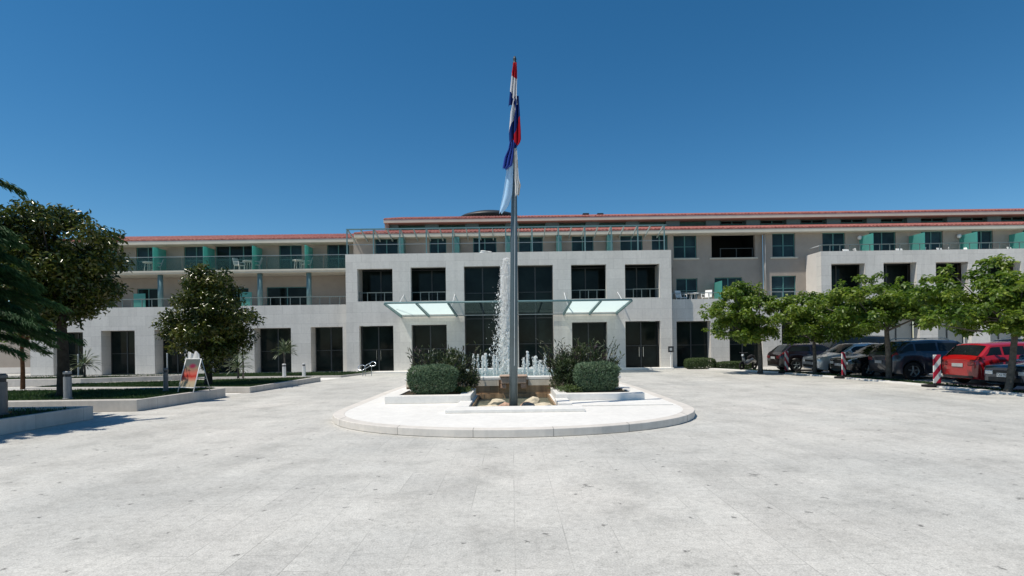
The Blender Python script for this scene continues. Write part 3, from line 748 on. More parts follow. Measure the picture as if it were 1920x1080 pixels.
# water jets
def jet(x, y, z0, h, w, n, label, big=False, group=None):
    me = bpy.data.meshes.new('water_jet')
    V=[];Fc=[]
    octv = np.array([(1,0,0),(-1,0,0),(0,1,0),(0,-1,0),(0,0,1.5),(0,0,-1.5)])
    octf = [(0,2,4),(2,1,4),(1,3,4),(3,0,4),(2,0,5),(1,2,5),(3,1,5),(0,3,5)]
    for i in range(n):
        t = rng.random()**(1.0 if not big else .9)
        if big:
            side = rng.random()
            wid = (.09+.40*(1-t)**.7)*w
            off_ = abs(rng.normal()) if rng.random() < .45 else rng.random()**1.6*.8
            xx = x+.10*w-off_*wid*.72+.05*rng.normal()*w+.03*w*math.sin(t*23+off_*5); yy = y+rng.normal()*wid*.3
            s = rng.choice([.006,.009,.013,.026],p=[.45,.33,.19,.03])*(1.15-.3*t)
        else:
            rad = w*(.35+.65*(1-abs(2*t-1.1)*.5)); xx = x+rng.normal()*rad*.42; yy = y+rng.normal()*rad*.42
            s = rng.choice([.006,.009,.014])*(1 if t < .95 else 1.2)
        b = len(V)*6
        V.append(octv*s*np.array([1,1,1.3])+np.array([xx-x,yy-y,h*t])); Fc += [tuple(k+b for k in f) for f in octf]
    # inner column
    m_ = MB(); k = 9
    pts_=[]; rr=[]
    for i in range(k):
        t = i/(k-1); pts_.append((rng.normal()*.012+(.0 if not big else .03),rng.normal()*.012,h*t*(.97 if not big else .985))); rr.append((w*.30*(1-.3*t) if not big else w*(.07*(1-t)**.8+.02))*(.75+.5*rng.random()))
    m_.tube(pts_,rr,7)
    b = len(V)*6
    allv = np.concatenate(V+[np.array([tuple(p) for p in m_.v])]); Fc += [tuple(q+b for q in f) for f in m_.f]
    me.from_pydata(allv.tolist(),[],Fc)
    o = link_mesh('water_jet', me, jetm, None, (x,y,z0)); tag(o,label,'water jet',group)
xx = at(949,600,20.2)[0]
jet(xx,20.2,FZ-.06,at(949,484,20.2)[1]-FZ+.06,.72,19000,'tall white main jet of the fountain rising beside the flagpole',True,'water jets of the fountain')
jl = [(888,664,'first small jet from the left end of the fountain row'),(896,665,'thin jet next to the leftmost jet of the fountain'),(905,667,'low thick jet, third from the left in the fountain'),(910.5,663,'jet touching the third one, slightly taller'),
      (926,666,'slender jet a little left of the tall main jet'),(932,670,'lower jet directly left of the tall main jet'),(954.5,674,'low jet close against the left of the flagpole'),
      (982,671,'first small jet to the right of the flagpole'),(989,659,'tallest thin jet to the right of the flagpole'),(1003,668,'broad bubbling jet in the middle right of the fountain'),(1013,676,'short jet just right of the broad bubbling one'),(1022,662,'pointed jet by the right dark shrub'),(1020,685,'lowest splash by the right dark shrub')]
for i,(px,py,lab) in enumerate(jl):
    yj = 18.9+.5*(i%3); x,zt_ = at(px,py,yj); broad = 1.7 if 'broad' in lab else 1.0
    jet(x,yj,FZ-.06,max(.2,zt_-FZ+.06),.062*broad*(.8+.4*rng.random()),420,lab,False,'water jets of the fountain')
# ------------------------------------------------------------------ island shrubs
def clipped(x,y,rx,ry,h,lab,n=9000):
    r = empty('clipped_shrub',(x,y,.33),lab,'shrub','clipped grey green shrubs')
    d = unit(n); q = d/((np.abs(d)**3.6).sum(1,keepdims=True))**(1/3.6)
    q *= (.90+.12*rng.random((n,1)))*(1-.5*(rng.random((n,1))<.18)*rng.random((n,1)))
    lump = 1+.035*np.sin(q[:,:1]*4+1)*np.cos(q[:,1:2]*5)+.03*np.sin(q[:,2:]*6+q[:,:1]*5)
    taper = .86+.14*(np.clip(q[:,2:],-1,.6)+1)/1.6
    P = np.array([x,y,.33+h*.5])+q*lump*np.array([rx,ry,h*.5])*np.concatenate([taper,taper,np.ones_like(taper)],1)
    nn = d+unit(n)*.6; dd = unit(n)+np.array([0,0,.7])+d*.4
    leaf_mesh('foliage',P,dd,nn,.045+.04*rng.random(n),.02+.012*rng.random(n),rng.random(n)*.6+.2*(q[:,2]>.6)+.12*lump[:,0],lf_clip,r)  # top leaves get a lighter tone, painting the sunlit top
    c = MB(); 
    for k in range(9):
        a = k*.7; c.tube([(x,y,.3),(x+math.cos(a)*rx*.35,y+math.sin(a)*ry*.35,.33+h*.45),(x+math.cos(a)*rx*.6,y+math.sin(a)*ry*.6,.33+h*.8)],[.02,.014,.006],5)
    c.build('stems',bark_d,r)
    return r
clipped(-2.25,15.75,.70,.42,.80,'clipped grey green shrub in the left stone planter')
clipped(2.36,15.8,.62,.42,.82,'clipped grey green shrub in the right stone planter')
def darkshrub(x,y,rx,ry,h,lab,spikes=70,seedp=0):
    r = empty('flowering_shrub',(x,y,.33),lab,'shrub','tall dark shrubs behind the clipped ones')
    C=[];R=[]
    for i in range(46):
        a = rng.random()*6.28; rr = rng.random()**.5
        C.append((x+math.cos(a)*rx*rr*.9,y+math.sin(a)*ry*rr*.9,.45+h*(.08+.72*rng.random())*(1-.38*rr**2))); R.append(.16+.13*rng.random())
    P,D,Nn,L,T = cluster_leaves(C,R,4200,.085,.4,1.0)
    D = D+np.array([0,0,.7])
    leaf_mesh('foliage',P,D,Nn,L,L*.30,T*.85,lf_fl,r)
    # long arching leaves and flower stalks
    n = spikes; P=[];D=[];Nn=[];L=[]
    st = MB()
    for i in range(n):
        a = rng.random()*6.28; rr = rng.random()**.5*.85
        bx,by = x+math.cos(a)*rx*rr,y+math.sin(a)*ry*rr
        hh = h*(.55+.55*rng.random()); lx = (bx-x)*.5+rng.normal()*.12; ly = (by-y)*.5+rng.normal()*.12
        p = [(bx,by,.36),(bx+lx*.4,by+ly*.4,.33+hh*.6),(bx+lx,by+ly,.33+hh)]
        st.tube(p,[.008,.006,.004],4)
        for j in range(10):
            t = .35+.65*j/9; P.append((bx+lx*t*t,by+ly*t*t,.33+hh*t)); D.append((rng.normal()*.6+lx,rng.normal()*.6+ly,.75)); Nn.append(unit(1)[0]); L.append(.10+.10*rng.random())
    st.build('stems',bark_d,r)
    P=np.array(P);leaf_mesh('tip_leaves',P,np.array(D),np.array(Nn),np.array(L),np.array(L)*.22,rng.random(len(P))*1.0,lf_fl,r)
    return r
darkshrub(-2.0,16.75,.95,.5,1.28,'tall dark bushy shrub behind the left clipped shrub',60)
darkshrub(2.05,16.75,1.05,.5,1.36,'tall dark shrub with long spiky shoots behind the right clipped shrub',85)
def groundplant(x,y,s,lab):
    n = 420; P = np.array([x,y,.33])+np.concatenate([rng.normal(size=(n,2))*s*.5,rng.random((n,1))*s*.5],1)
    r = empty('low_plant',(x,y,.33),lab,'plant','low yellow green plants'); leaf_mesh('leaves',P,unit(n)+np.array([0,0,.8]),unit(n),.07+.05*rng.random(n),.03,rng.random(n)*.4+.6,lf_hedge,r)
groundplant(1.62,15.75,.34,'low yellow green plant at the left foot of the right clipped shrub')
groundplant(-1.45,16.1,.26,'low yellow green plant at the right foot of the left clipped shrub')
# ------------------------------------------------------------------ left lawn beds
def bed(poly, z, lab, w=.30, grass=0, zs=.06, mat=None):
    cxm = sum(p[0] for p in poly)/len(poly); cym = sum(p[1] for p in poly)/len(poly)
    b = empty('raised_bed',(cxm,cym,0),lab,'lawn bed','stone edged lawn beds')
    inn = inset(poly,w)
    MB().ring(poly,inn,.002,z).build('kerb',mat or kerbst_y,b,bevel=.012)
    pr = MB(); pr.prism(inset(poly,w+.002),.002,z-zs); pr.build('soil',soil,b)
    if grass:
        ins = inset(poly,w+.01); x0,x1 = min(p[0] for p in ins),max(p[0] for p in ins); y0,y1 = min(p[1] for p in ins),max(p[1] for p in ins)
        Pt = np.stack([x0+(x1-x0)*rng.random(grass),y0+(y1-y0)*rng.random(grass)],1)
        ok = np.zeros(len(Pt),bool); j = len(ins)-1
        for i in range(len(ins)):
            xi,yi = ins[i]; xj,yj = ins[j]
            c_ = ((yi > Pt[:,1]) != (yj > Pt[:,1])) & (Pt[:,0] < (xj-xi)*(Pt[:,1]-yi)/(yj-yi+1e-12)+xi); ok ^= c_; j = i
        Pt = Pt[ok]; n = len(Pt)
        P = np.concatenate([Pt,np.full((n,1),z-zs)],1)
        D = unit(n)*.55+np.array([0,0,1.0])
        g = leaf_mesh('lawn',P,D,unit(n),.07+.05*rng.random(n),.022,np.clip(.5*rng.random(n)+.3*np.sin(P[:,0]*1.7)*np.sin(P[:,1]*1.3)+.2,0,1),lf_grass,None,(cxm,cym,z-zs))
        tag(g,None,None,None,'stuff'); g['label'] = 'short grass inside the '+lab
    return b
bed([(-24,7.5),(-10.75,7.5),(-10.45,13.95),(-24,13.95)],.33,'nearest lawn bed with shaded stone wall at far left',.28,9000)
bed([(-27,15.5),(-10.4,15.5),(-9.92,19.35),(-10.6,20.1),(-27,20.1)],.32,'middle lawn bed with the signboard on its corner',.34,26000)
bed([(-9.85,21.0),(-9.25,27.0),(-10.4,27.5),(-19.5,25.0),(-19.5,22.4)],.22,'far lawn bed holding the smaller magnolia',.3,20000)
bed([(-33,26.2),(-20.2,26.2),(-16.8,27.6),(-16.8,29.0),(-33,29.0)],.34,'long low stone bed behind the big magnolia trunk',.35,4000)
bed([(-30.5,30.6),(-9.2,30.0),(-8.3,34.2),(-30.5,34.2)],.10,'flat lawn strip along the foot of the left wing',.25,22000,.03)
wk = MB(); wk.quad((-34,20.4,.006),(-10.1,20.4,.006),(-10.0,20.9,.006),(-34,22.2,.006)); wk.quad((-34,29.2,.006),(-9.3,28.0,.006),(-9.0,29.9,.006),(-34,30.4,.006))
tag(wk.build('garden_path',island_st),'pale stone garden path between the lawn beds',None,kind='structure')
# ------------------------------------------------------------------ trees
def trunk_mesh(pts, rads, mat, root, name='trunk', n=10):
    return MB().tube(pts,rads,n).build(name,mat,root,smooth=True)
def tree(name,x,y,z0,htr,crown,nclus,per,lsize,leafm,barkm,rt,label,group,lean=(0,0),up=.6,asp=.5,shape=None,cr=(.35,.6),squash=.8,shell=.55,droop=0,limbn=10):
    """crown = (cx,cy,cz,rx,ry,rz) world"""
    r = empty(name,(x,y,z0),label,'tree',group)
    cx_,cy_,cz_,rx,ry,rz = crown
    C=[];R=[]
    while len(C) < nclus:
        d = unit(1)[0]; rr = rng.random()**.45
        p = d*rr
        if rng.random() < .16: p = d*(.98+.16*rng.random()); 
        if shape and not shape(p): continue
        C.append((cx_+p[0]*rx*.86,cy_+p[1]*ry*.86,cz_+p[2]*rz*.86)); R.append((cr[0]+(cr[1]-cr[0])*rng.random())*(1 if (p*p).sum() < .95 else .6))
    P,D,Nn,L,T = cluster_leaves(C,R,per,lsize,up,squash,shell,droop)
    leaf_mesh('crown',P,D,Nn,L,L*asp,T,leafm,r)
    topx,topy = x+lean[0],y+lean[1]; jz = z0+htr
    jx = lambda t: x+lean[0]*t+.05*math.sin(5*t)
    zz = [z0-.03,z0+.12,z0+htr*.5,jz,cz_+rz*.45]
    trunk_mesh([(x,y,zz[0]),(jx(.08),y,zz[1]),(jx(.5),y+lean[1]*.5,zz[2]),(topx,topy,zz[3]),((topx+cx_)/2,(topy+cy_)/2,zz[4])],[rt*1.25,rt*1.02,rt*.9,rt*.78,rt*.25],barkm,r)
    lm = MB()
    for i in range(limbn):
        c = C[int(i*len(C)/limbn)]; t = rng.random()*.5
        s = Vector((topx,topy,jz+(cz_-jz)*t*.8)); e = Vector(c); mid = (s+e)/2+Vector((0,0,.12*(e-s).length*(1 if e.z < s.z else -.3)))
        lm.tube([s,mid,e],[rt*.42,rt*.26,rt*.08],6)
    lm.build('limbs',barkm,r,smooth=True)
    return r
cone = lambda p: (p[0]**2+p[1]**2)**.5 < (.95 if p[2] < -.2 else .95*(1-(p[2]+.2)/1.25)**.8+.08)
ty = 17.2
mx,mz0 = at(118,746,ty)[0],.30
ctop = at(120,366,ty)[1]; cbot = at(120,628,ty)[1]; cxm = at(78,500,ty)[0]; crx = 2.28
tree('magnolia_tree',mx,ty,mz0,1.9,(cxm,ty+.3,(ctop+cbot)/2,crx,2.1,(ctop-cbot)/2),250,640,.155,lf_mag,bark_d,.17,'large dark glossy magnolia tree at the left, its trunk beside a bollard','magnolia trees',up=.5,asp=.42,cr=(.30,.62),shell=.5)
ty = 23.0; sx = at(390,720,ty)[0]
ctop = at(392,480,ty)[1]; cbot = at(392,697,ty)[1]; cxm = at(394,590,ty)[0]
tree('magnolia_tree',sx,ty,.2,1.2,(cxm,ty,(ctop+cbot)/2,2.12,2.0,(ctop-cbot)/2*1.04),210,700,.15,lf_mag,bark_d,.15,'smaller cone shaped magnolia tree behind the signboard','magnolia trees',up=.5,asp=.42,shape=cone,cr=(.32,.52),shell=.5)
# conifer close at the left edge
def conifer(x,y,z0,h,lab):
    r = empty('conifer',(x,y,z0),lab,'tree')
    trunk_mesh([(x,y,z0),(x+.05,y,z0+h*.5),(x,y,z0+h)],[.15,.11,.02],bark_d,r)
    P=[];D=[];T=[];bm_ = MB()
    for i in range(170):
        t = i/169; zb = z0+1.6+(h-1.6)*t; a = i*2.4+rng.normal()*.25; ln = (2.55*(1-t)**.6+.45)*(.72+.36*rng.random())
        if i == 142: ln = 1.95; a = .25
        seg = 9; prev=None; tone = rng.random()*.5
        pl=[]
        for k in range(seg+1):
            s = k/seg; rr = ln*s; zz = zb+.36*ln*s-.46*ln*s*s
            pl.append(Vector((x+math.cos(a+.25*s)*rr,y+math.sin(a+.25*s)*rr,zz)))
        bm_.tube(pl,[.022*(1-.9*k/seg)+.003 for k in range(seg+1)],4)
        n = int(430*ln); tt = .12+.88*rng.random(n)
        for q in tt:
            f = q*seg; k = min(seg-1,int(f)); p = pl[k].lerp(pl[k+1],f-k); dr = (pl[k+1]-pl[k]).normalized()
            P.append(p+Vector(rng.normal(size=3)*.035)); v = Vector(rng.normal(size=3)); side = dr.cross(Vector((0,0,1)))*(1 if rng.random() > .5 else -1)
            D.append(dr*.8+side*(.5+.6*rng.random())+Vector((0,0,-.35))+v*.18); T.append(min(1,tone+.4*rng.random()+.3*(q > .8)))
    bm_.build('limbs',bark_d,r)
    P=np.array(P);D=np.array(D);n=len(P)
    leaf_mesh('crown',P,D,unit(n)+np.array([0,0,1.]),.11+.09*rng.random(n),.021,np.array(T),lf_con,r)
conifer(-12.9,11.9,.28,6.0,'dark feathery conifer with drooping branches at the far left edge')
# slim young tree with brown trunk
sx,sy = gnd(42,733,.0)
tree('young_tree',sx,sy,.0,1.75,(sx+.1,sy,2.75,1.35,1.2,.95),38,330,.13,lf_mul,bark_b,.085,'slim young tree with straight brown trunk at far left',None,up=.5,asp=.5,cr=(.3,.5))
# yuccas
def yucca(x,y,z0,htr,r0,n,lab):
    r = empty('yucca',(x,y,z0),lab,'yucca','yucca plants in front of the left wing')
    if htr > .05: trunk_mesh([(x,y,z0-.02),(x+.02,y,z0+htr*.5),(x,y,z0+htr)],[.06,.045,.05],bark_g,r,n=8)
    th = rng.random(n)*6.28; el = -.35+1.75*rng.random(n)
    D0 = np.stack([np.cos(th)*np.cos(el),np.sin(th)*np.cos(el),np.sin(el)],1)
    c = np.array([x,y,z0+htr]); P1 = np.repeat(c[None],n,0)+D0*.04
    ln = r0*(.75+.4*rng.random(n)); mid = P1+D0*(ln*.55)[:,None]; D1 = D0+np.array([0,0,-.45]); tone = rng.random(n)
    nn = np.cross(D0,np.array([0,0,1.]));nn = np.cross(nn,D0)
    P = np.concatenate([P1,mid]);D = np.concatenate([D0,D1]);Nn = np.concatenate([nn,nn])+1e-3;L = np.concatenate([ln*.62,ln*.5])
    leaf_mesh('leaves',P,D,Nn,L,.05,np.concatenate([tone,tone]),lf_yuc,r,fold=.15)
x,z = at(533,660,30.6); yucca(x,30.6,.07,z-.07,.72,75,'tall yucca before the second dark doorway from the portico')
x,z = at(446,690,27.0); yucca(x,27.0,.16,max(.2,z-.16),.66,70,'grey green yucca just right of the smaller magnolia')
x,z = at(455,668,28.6); yucca(x,28.6,.02,z,.6,50,'yucca half hidden behind the smaller magnolia')
x,z = at(158,683,28.0); yucca(x,28.0,.30,z-.3,.75,70,'yucca with bare stems beside the thin white post')
# ------------------------------------------------------------------ right hand trees
flat = lambda p: p[2] > -.75
def rtree(bpx,bpy_,Y,cpx,cpy,rx,rz,lab,lean=0,rt=.1,ncl=70,z0=.03):
    x = at(bpx,bpy_,Y)[0]; c0,cz = at(cpx,cpy,Y)
    tree('mulberry_tree',x,Y,z0,cz-rz*.75-z0,(c0,Y,cz,rx,rx*.95,rz),ncl,820,.145,lf_mul,bark_g,rt,lab,'trees along the car park',lean=(lean,0),up=.9,asp=.62,shape=flat,cr=(.22,.58),squash=.6,shell=.35,limbn=12)
rtree(1425,695,28.3,1386,593,2.1,1.85,'rounded green tree nearest the portico, first of the car park row',.0,.12,95)
rtree(1527,697,26.8,1520,600,2.9,1.55,'green spreading tree over the silver car, second of the row',.0,.09,125)
rtree(1666,713,23.0,1655,574,2.85,1.4,'green spreading tree over the grey blue car, third of the row',-.05,.11,125)
rtree(1889,738,17.1,1875,560,2.5,1.5,'bright green leaning tree at the right edge, nearest of the row',.25,.10,125)
# ------------------------------------------------------------------ parking edge and bed
ke = [(11.5,33.6),(12.6,31.0),(13.5,28.8),(14.1,25.5),(14.5,22.0),(14.75,18.0),(14.75,6)]
def strip(a, b, z0, z1):
    n = len(a); m = MB()
    vs = [(x,y,z0) for x,y in a]+[(x,y,z1) for x,y in a]+[(x,y,z0) for x,y in b]+[(x,y,z1) for x,y in b]
    fs=[]
    for i in range(n-1):
        fs += [(i+1,i,n+i,n+i+1),(n+i,3*n+i,3*n+i+1,n+i+1),(2*n+i,2*n+i+1,3*n+i+1,3*n+i)]
    fs += [(0,2*n,3*n,n),(n-1,2*n-1,4*n-1,3*n-1)]
    return m.add(vs,fs)
kb = [(x+.35,y+.08) for x,y in ke]; kc = [(x+1.0,y+.2) for x,y in ke]
tag(strip(ke,kb,.001,.05).build('parking_kerb',island_st),'low white stone kerb along the car park',None,kind='structure')
tag(strip([(x+.002,y) for x,y in kb],kc,.001,.035).build('tree_strip',soil),'narrow strip of planted soil and painted shade under the car park trees',None,kind='structure')  # planted soil whose dark colour also paints the trees' leaf shadow
n = 6000; t = rng.random(n)*(len(ke)-1); i0 = t.astype(int); f = t-i0; A = np.array(kb);Bq = np.array(kc)
pa = A[i0]*(1-f)[:,None]+A[i0+1]*f[:,None]; pb = Bq[i0]*(1-f)[:,None]+Bq[i0+1]*f[:,None]; q = rng.random((n,1)); pp = pa*(1-q)+pb*q
o = leaf_mesh('ground_cover',np.concatenate([pp,np.full((n,1),.035)],1),unit(n)*.8+np.array([0,0,.8]),unit(n),.07,.03,rng.random(n)*.6,lf_grass,None,(15,20,.03)); tag(o,'sparse low ground cover under the car park trees',None,None,'stuff')
def hedge(x0,x1,y0,y1,h,lab):
    r = empty('low_hedge',((x0+x1)/2,(y0+y1)/2,0),lab,'hedge','low hedges at the right wing')
    n = int(5200*(x1-x0)*.8); d = unit(n); q = d/((np.abs(d)**4).sum(1,keepdims=True))**.25; q *= .92+.1*rng.random((n,1))
    q *= 1+.06*np.sin(q[:,:1]*9)*np.cos(q[:,1:2]*5)
    P = np.array([(x0+x1)/2,(y0+y1)/2,h*.5])+q*np.array([(x1-x0)/2,(y1-y0)/2,h*.52])
    leaf_mesh('foliage',P,unit(n)+d*.4+np.array([0,0,.5]),d+unit(n)*.6,.06,.035,rng.random(n)*.6+.3*(q[:,2]>.5),lf_hedge,r)
    m = MB(); m.tube([(x0+.1,(y0+y1)/2,.02),(x1-.1,(y0+y1)/2,.02)],.02,5)
    for k in range(max(3,int((x1-x0)*4))):
        xx = x0+(x1-x0)*(k+.5)/max(3,int((x1-x0)*4)); m.tube([(xx,(y0+y1)/2,0),(xx+.05,(y0+y1)/2,h*.8)],[.015,.008],5)
    m.build('stems',bark_d,r)
a = at(1286,680,33.6)[0]; b = at(1341,680,33.6)[0]; hedge(a,b,33.2,34.1,.62,'rounded low hedge by the first doorway right of the portico')
a = at(1343,685,33.4)[0]; b = at(1412,685,33.4)[0]; hedge(a,b,33.1,33.8,.40,'lower flat hedge right of the rounded hedge')
# ------------------------------------------------------------------ bollards, posts, signs
def bollard(px,pyb,pyt,z0,r,mat,lab):
    x,y = gnd(px,pyb,z0); h = at(px,pyt,y)[1]-z0
    b = empty('bollard',(x,y,z0),lab,'bollard','bollard lights by the lawn beds')
    MB().lathe([(r*1.25,0),(r*1.25,.02),(r,.03),(r,h*.80)],(x,y,z0),16).build('post',mat,b,smooth=False)
    MB().lathe([(r*.8,h*.80),(r*.8,h*.90)],(x,y,z0),16).build('lamp_glass',darkpl,b)
    MB().lathe([(r*1.05,h*.90),(r*1.05,h*.97),(r*.7,h)],(x,y,z0),16).build('cap',mat,b)
bollard(4,777,701,.33,.10,bollard_m,'black bollard cut by the left edge of the picture')
bollard(127,748,696,.32,.10,simple('grey_bollard',(.27,.28,.29),.45,.2,.06,8),'grey bollard in sunlight beside the large magnolia trunk')
bollard(311,733,690,.32,.075,bollard_m,'dark bollard left of the signboard')
bollard(533,708,682,.08,.09,bollard_w,'pale bollard under the tall yucca')
bollard(570,706,681,.08,.09,bollard_w,'pale bollard right of the tall yucca, nearest the portico')
def thinpost(px,pyb,pyt,lab):
    x,y = gnd(px,pyb,.02); h = at(px,pyt,y)[1]
    m = MB(); m.lathe([(.06,0),(.06,.03),(.035,.04),(.035,h-.05),(.045,h-.04),(.03,h)],(0,0,0),12)
    o = m.build('garden_post',bollard_w,None,(0,0,0)); o.location = (x,y,.0); tag(o,lab,'post','thin white posts by the left wing')
thinpost(147,709,664,'thin white post in front of the leftmost visible doorway')
thinpost(314,706,662,'thin white post behind the dark bollard by the signboard')
# A-frame signboard
def poster_mat():
    m, nt, b = nodes('poster')
    tc = N(nt,'ShaderNodeTexCoord'); sp = N(nt,'ShaderNodeSeparateXYZ'); nt.links.new(tc.outputs['Generated'],sp.inputs[0])
    nz = N(nt,'ShaderNodeTexNoise'); setin(nz,Scale=5.0,Detail=3.0); nt.links.new(tc.outputs['Generated'],nz.inputs['Vector'])
    ad = N(nt,'ShaderNodeMath',operation='MULTIPLY_ADD'); nt.links.new(nz.outputs['Fac'],ad.inputs[0]); ad.inputs[1].default_value = .13; nt.links.new(sp.outputs[2],ad.inputs[2])
    c = ramp(nt,ad.outputs[0],[(.12,(.40,.34,.23)),(.26,(.42,.32,.21)),(.35,(.46,.16,.11)),(.44,(.36,.02,.012)),(.56,(.48,.11,.08)),(.68,(.30,.13,.09)),(.74,(.22,.17,.11)),(.86,(.10,.115,.11))])
    vv = N(nt,'ShaderNodeVectorMath',operation='SUBTRACT'); nt.links.new(tc.outputs['Generated'],vv.inputs[0]); vv.inputs[1].default_value = (.56,.5,.76)
    mm = N(nt,'ShaderNodeVectorMath',operation='MULTIPLY'); nt.links.new(vv.outputs[0],mm.inputs[0]); mm.inputs[1].default_value = (1.0,0,2.6)
    ln = N(nt,'ShaderNodeVectorMath',operation='LENGTH'); nt.links.new(mm.outputs[0],ln.inputs[0])
    blob_ = ramp(nt,ln.outputs['Value'],[(.12,.9),(.30,0.0)])
    c = mix(nt,c,(.22,.012,.05),blob_)
    nt.links.new(c,b.inputs['Base Color']); setin(b,Roughness=.5); b.inputs['Specular IOR Level'].default_value = .1; return m
bx,by = gnd(364,734,.32)
sg = empty('signboard',(0,0,0),'white A-frame signboard with a red and beige food poster on the lawn bed corner','signboard')
m = MB(); ang = .18; H_=1.05; W_=.36
def fpt(u,t,front=True): return (u, -.30+.30*t if front else .30-.30*t, H_*t)
def bar(a,b,r=.018): return MB().tube([a,b],r,8)
fr = MB(); t0 = .14
for s in (-1,1): fr.tube([fpt(s*W_,0),fpt(s*W_,1)],.016,8)
fr.tube([fpt(-W_,1),fpt(W_,1)],.018,8); fr.tube([fpt(-W_,t0),fpt(W_,t0)],.016,8); fr.build('front_frame',white_pl,sg,smooth=True)
pm_ = MB(); 
a,b_,c_,d_ = fpt(-W_+.02,t0+.02),fpt(W_-.02,t0+.02),fpt(W_-.02,.98),fpt(-W_+.02,.98)
off = lambda p,e: (p[0],p[1]+e,p[2])
pm_.add([off(p,-.006) for p in (a,b_,c_,d_)]+[off(p,.008) for p in (a,b_,c_,d_)],[(0,1,2,3),(7,6,5,4),(0,4,5,1),(1,5,6,2),(2,6,7,3),(3,7,4,0)]); pm_.build('poster',poster_mat(),sg)
bk = MB()
for s in (-1,1): bk.tube([fpt(s*W_,0,False),fpt(s*W_,1,False)],.014,8)
bk.tube([fpt(-W_,.4,False),fpt(W_,.4,False)],.012,6); bk.build('rear_frame',steel,sg,smooth=True)
st_ = MB(); st_.tube([fpt(W_,.45),fpt(W_,.45,False)],.006,5); st_.build('stay',steel,sg)
hd = MB(); hv=[];
import itertools
hx = [-.26,-.24,-.15,-.05,.02,.06,.12,.16,.22,.27,.28]; hz = [.02,.24,.22,.19,.16,.25,.20,.26,.23,.15,.02]
for x_,z_ in zip(hx,hz): hv += [(x_,-.01,H_+.015),(x_,-.02+.03*math.sin(x_*25),H_+z_)]
hd.add(hv,[(2*i,2*i+2,2*i+3,2*i+1) for i in range(len(hx)-1)]); hdo = hd.build('paper_header',white_pl,sg); so = hdo.modifiers.new('s','SOLIDIFY'); so.thickness = .008
sg.location = (bx,by,.32); sg.rotation_euler = (0,0,math.radians(-24))
# small parking sign on a post by the portico corner
x = at(1258,690,33.9)[0]
ps = empty('post_sign',(x,33.9,0),'small dark square sign on a white post beside the portico corner','sign')
MB().lathe([(.09,0),(.09,.03),(.03,.04),(.03,1.25)],(x,33.9,0),12).build('post',white_pl,ps)
MB().box(x-.17,x+.17,33.84,33.865,1.02,1.38).build('sign_panel',darkpl,ps,bevel=.01)
MB().box(x-.08,x+.07,33.832,33.837,1.12,1.28).build('sign_mark',simple('grey_mark',(.4,.42,.42),.5),ps)
# chrome stand beside the left door
x,y = gnd(690,705,0)
cs = empty('bicycle_stand',(x,y,0),'curved chrome stand with two ring ends by the left portico doorway','stand')
ra = MB(); c0=(x-.32,y-.1,.47); 
def ringpts(c,r,n=14,tilt=.5): return [(c[0]+r*math.cos(2*math.pi*i/n),c[1]+r*math.sin(2*math.pi*i/n)*math.cos(tilt)*.8,c[2]+r*math.sin(2*math.pi*i/n)*.75) for i in range(n+1)]
ra.tube(ringpts(c0,.19),.022,6); ra.tube(ringpts((x+.25,y+.1,.66),.17),.022,6); ra.build('ring_rail',chrome,cs,smooth=True)
rb = MB(); rb.tube([(x-.15,y-.1,.40),(x+.1,y+.05,.55)],.018,6); rb.tube([(x-.15,y-.1,.55),(x+.1,y+.05,.72)],.018,6); rb.build('connecting_rail',chrome,cs,smooth=True)
for dx,dy,zt_ in ((-.22,-.25,.4),(-.16,.1,.4),(.2,.0,.58)):
    l = MB(); l.tube([(x+dx,y+dy,0),(x+dx,y+dy,zt_)],.016,6); l.build('leg',steel,cs)
# ------------------------------------------------------------------ balcony furniture
def chair_at(x,y,z,rot,lab,first=[None],grp='white plastic balcony chairs'):
    if first[0] is None:
        r = empty('balcony_chair',(0,0,0),lab,'chair',grp)
        MB().box(-.24,.24,-.24,.24,.40,.44).build('seat',white_pl,r,bevel=.015)
        q = MB(); q.add([(-.24,.22,.46),(.24,.22,.46),(.22,.36,.92),(-.22,.36,.92),(-.24,.26,.46),(.24,.26,.46),(.22,.40,.92),(-.22,.40,.92)],[(0,1,2,3),(7,6,5,4),(0,4,5,1),(1,5,6,2),(2,6,7,3),(3,7,4,0)]); q.build('backrest',white_pl,r,bevel=.01)
        for s in (-1,1):
            q = MB(); q.box(s*.26-.025,s*.26+.025,-.22,.26,.62,.66); q.box(s*.26-.02,s*.26+.02,-.22,-.17,.44,.62); q.build('armrest',white_pl,r)
            for t in (-.2,.2):
                q = MB(); q.tube([(s*.21,t,.40),(s*.25,t*1.15,0)],.022,6); q.build('leg',white_pl,r)
        first[0] = r
    else: r = copy_tree(first[0])
    r.location = (x,y,z); r.rotation_euler = (0,0,rot); r['label'] = lab; return r
def table_at(x,y,z,lab,first=[None]):
    if first[0] is None:
        r = empty('balcony_table',(0,0,0),lab,'table','white plastic balcony tables')
        MB().lathe([(.34,.66),(.36,.68),(.36,.71),(.34,.72)],(0,0,0),18).build('tabletop',white_pl,r)
        for a in range(4):
            q = MB(); q.tube([(.2*math.cos(a*1.57+.8),.2*math.sin(a*1.57+.8),.66),(.28*math.cos(a*1.57+.8),.28*math.sin(a*1.57+.8),0)],.025,6); q.build('leg',white_pl,r)
        first[0] = r
    else: r = copy_tree(first[0])
    r.location = (x,y,z); r['label'] = lab; return r
yb = 36.75; bx_ = lambda px,yy=36.75: at(px,490,yy)[0]
table_at(bx_(279),yb,6.622,'white table on the balcony left of the smaller magnolia')
chair_at(bx_(291),yb+.1,6.622,-.9,'white chair beside the table on the balcony left of the smaller magnolia')
chair_at(bx_(449),yb,6.622,1.2,'left one of the white chairs before the open dark balcony door')
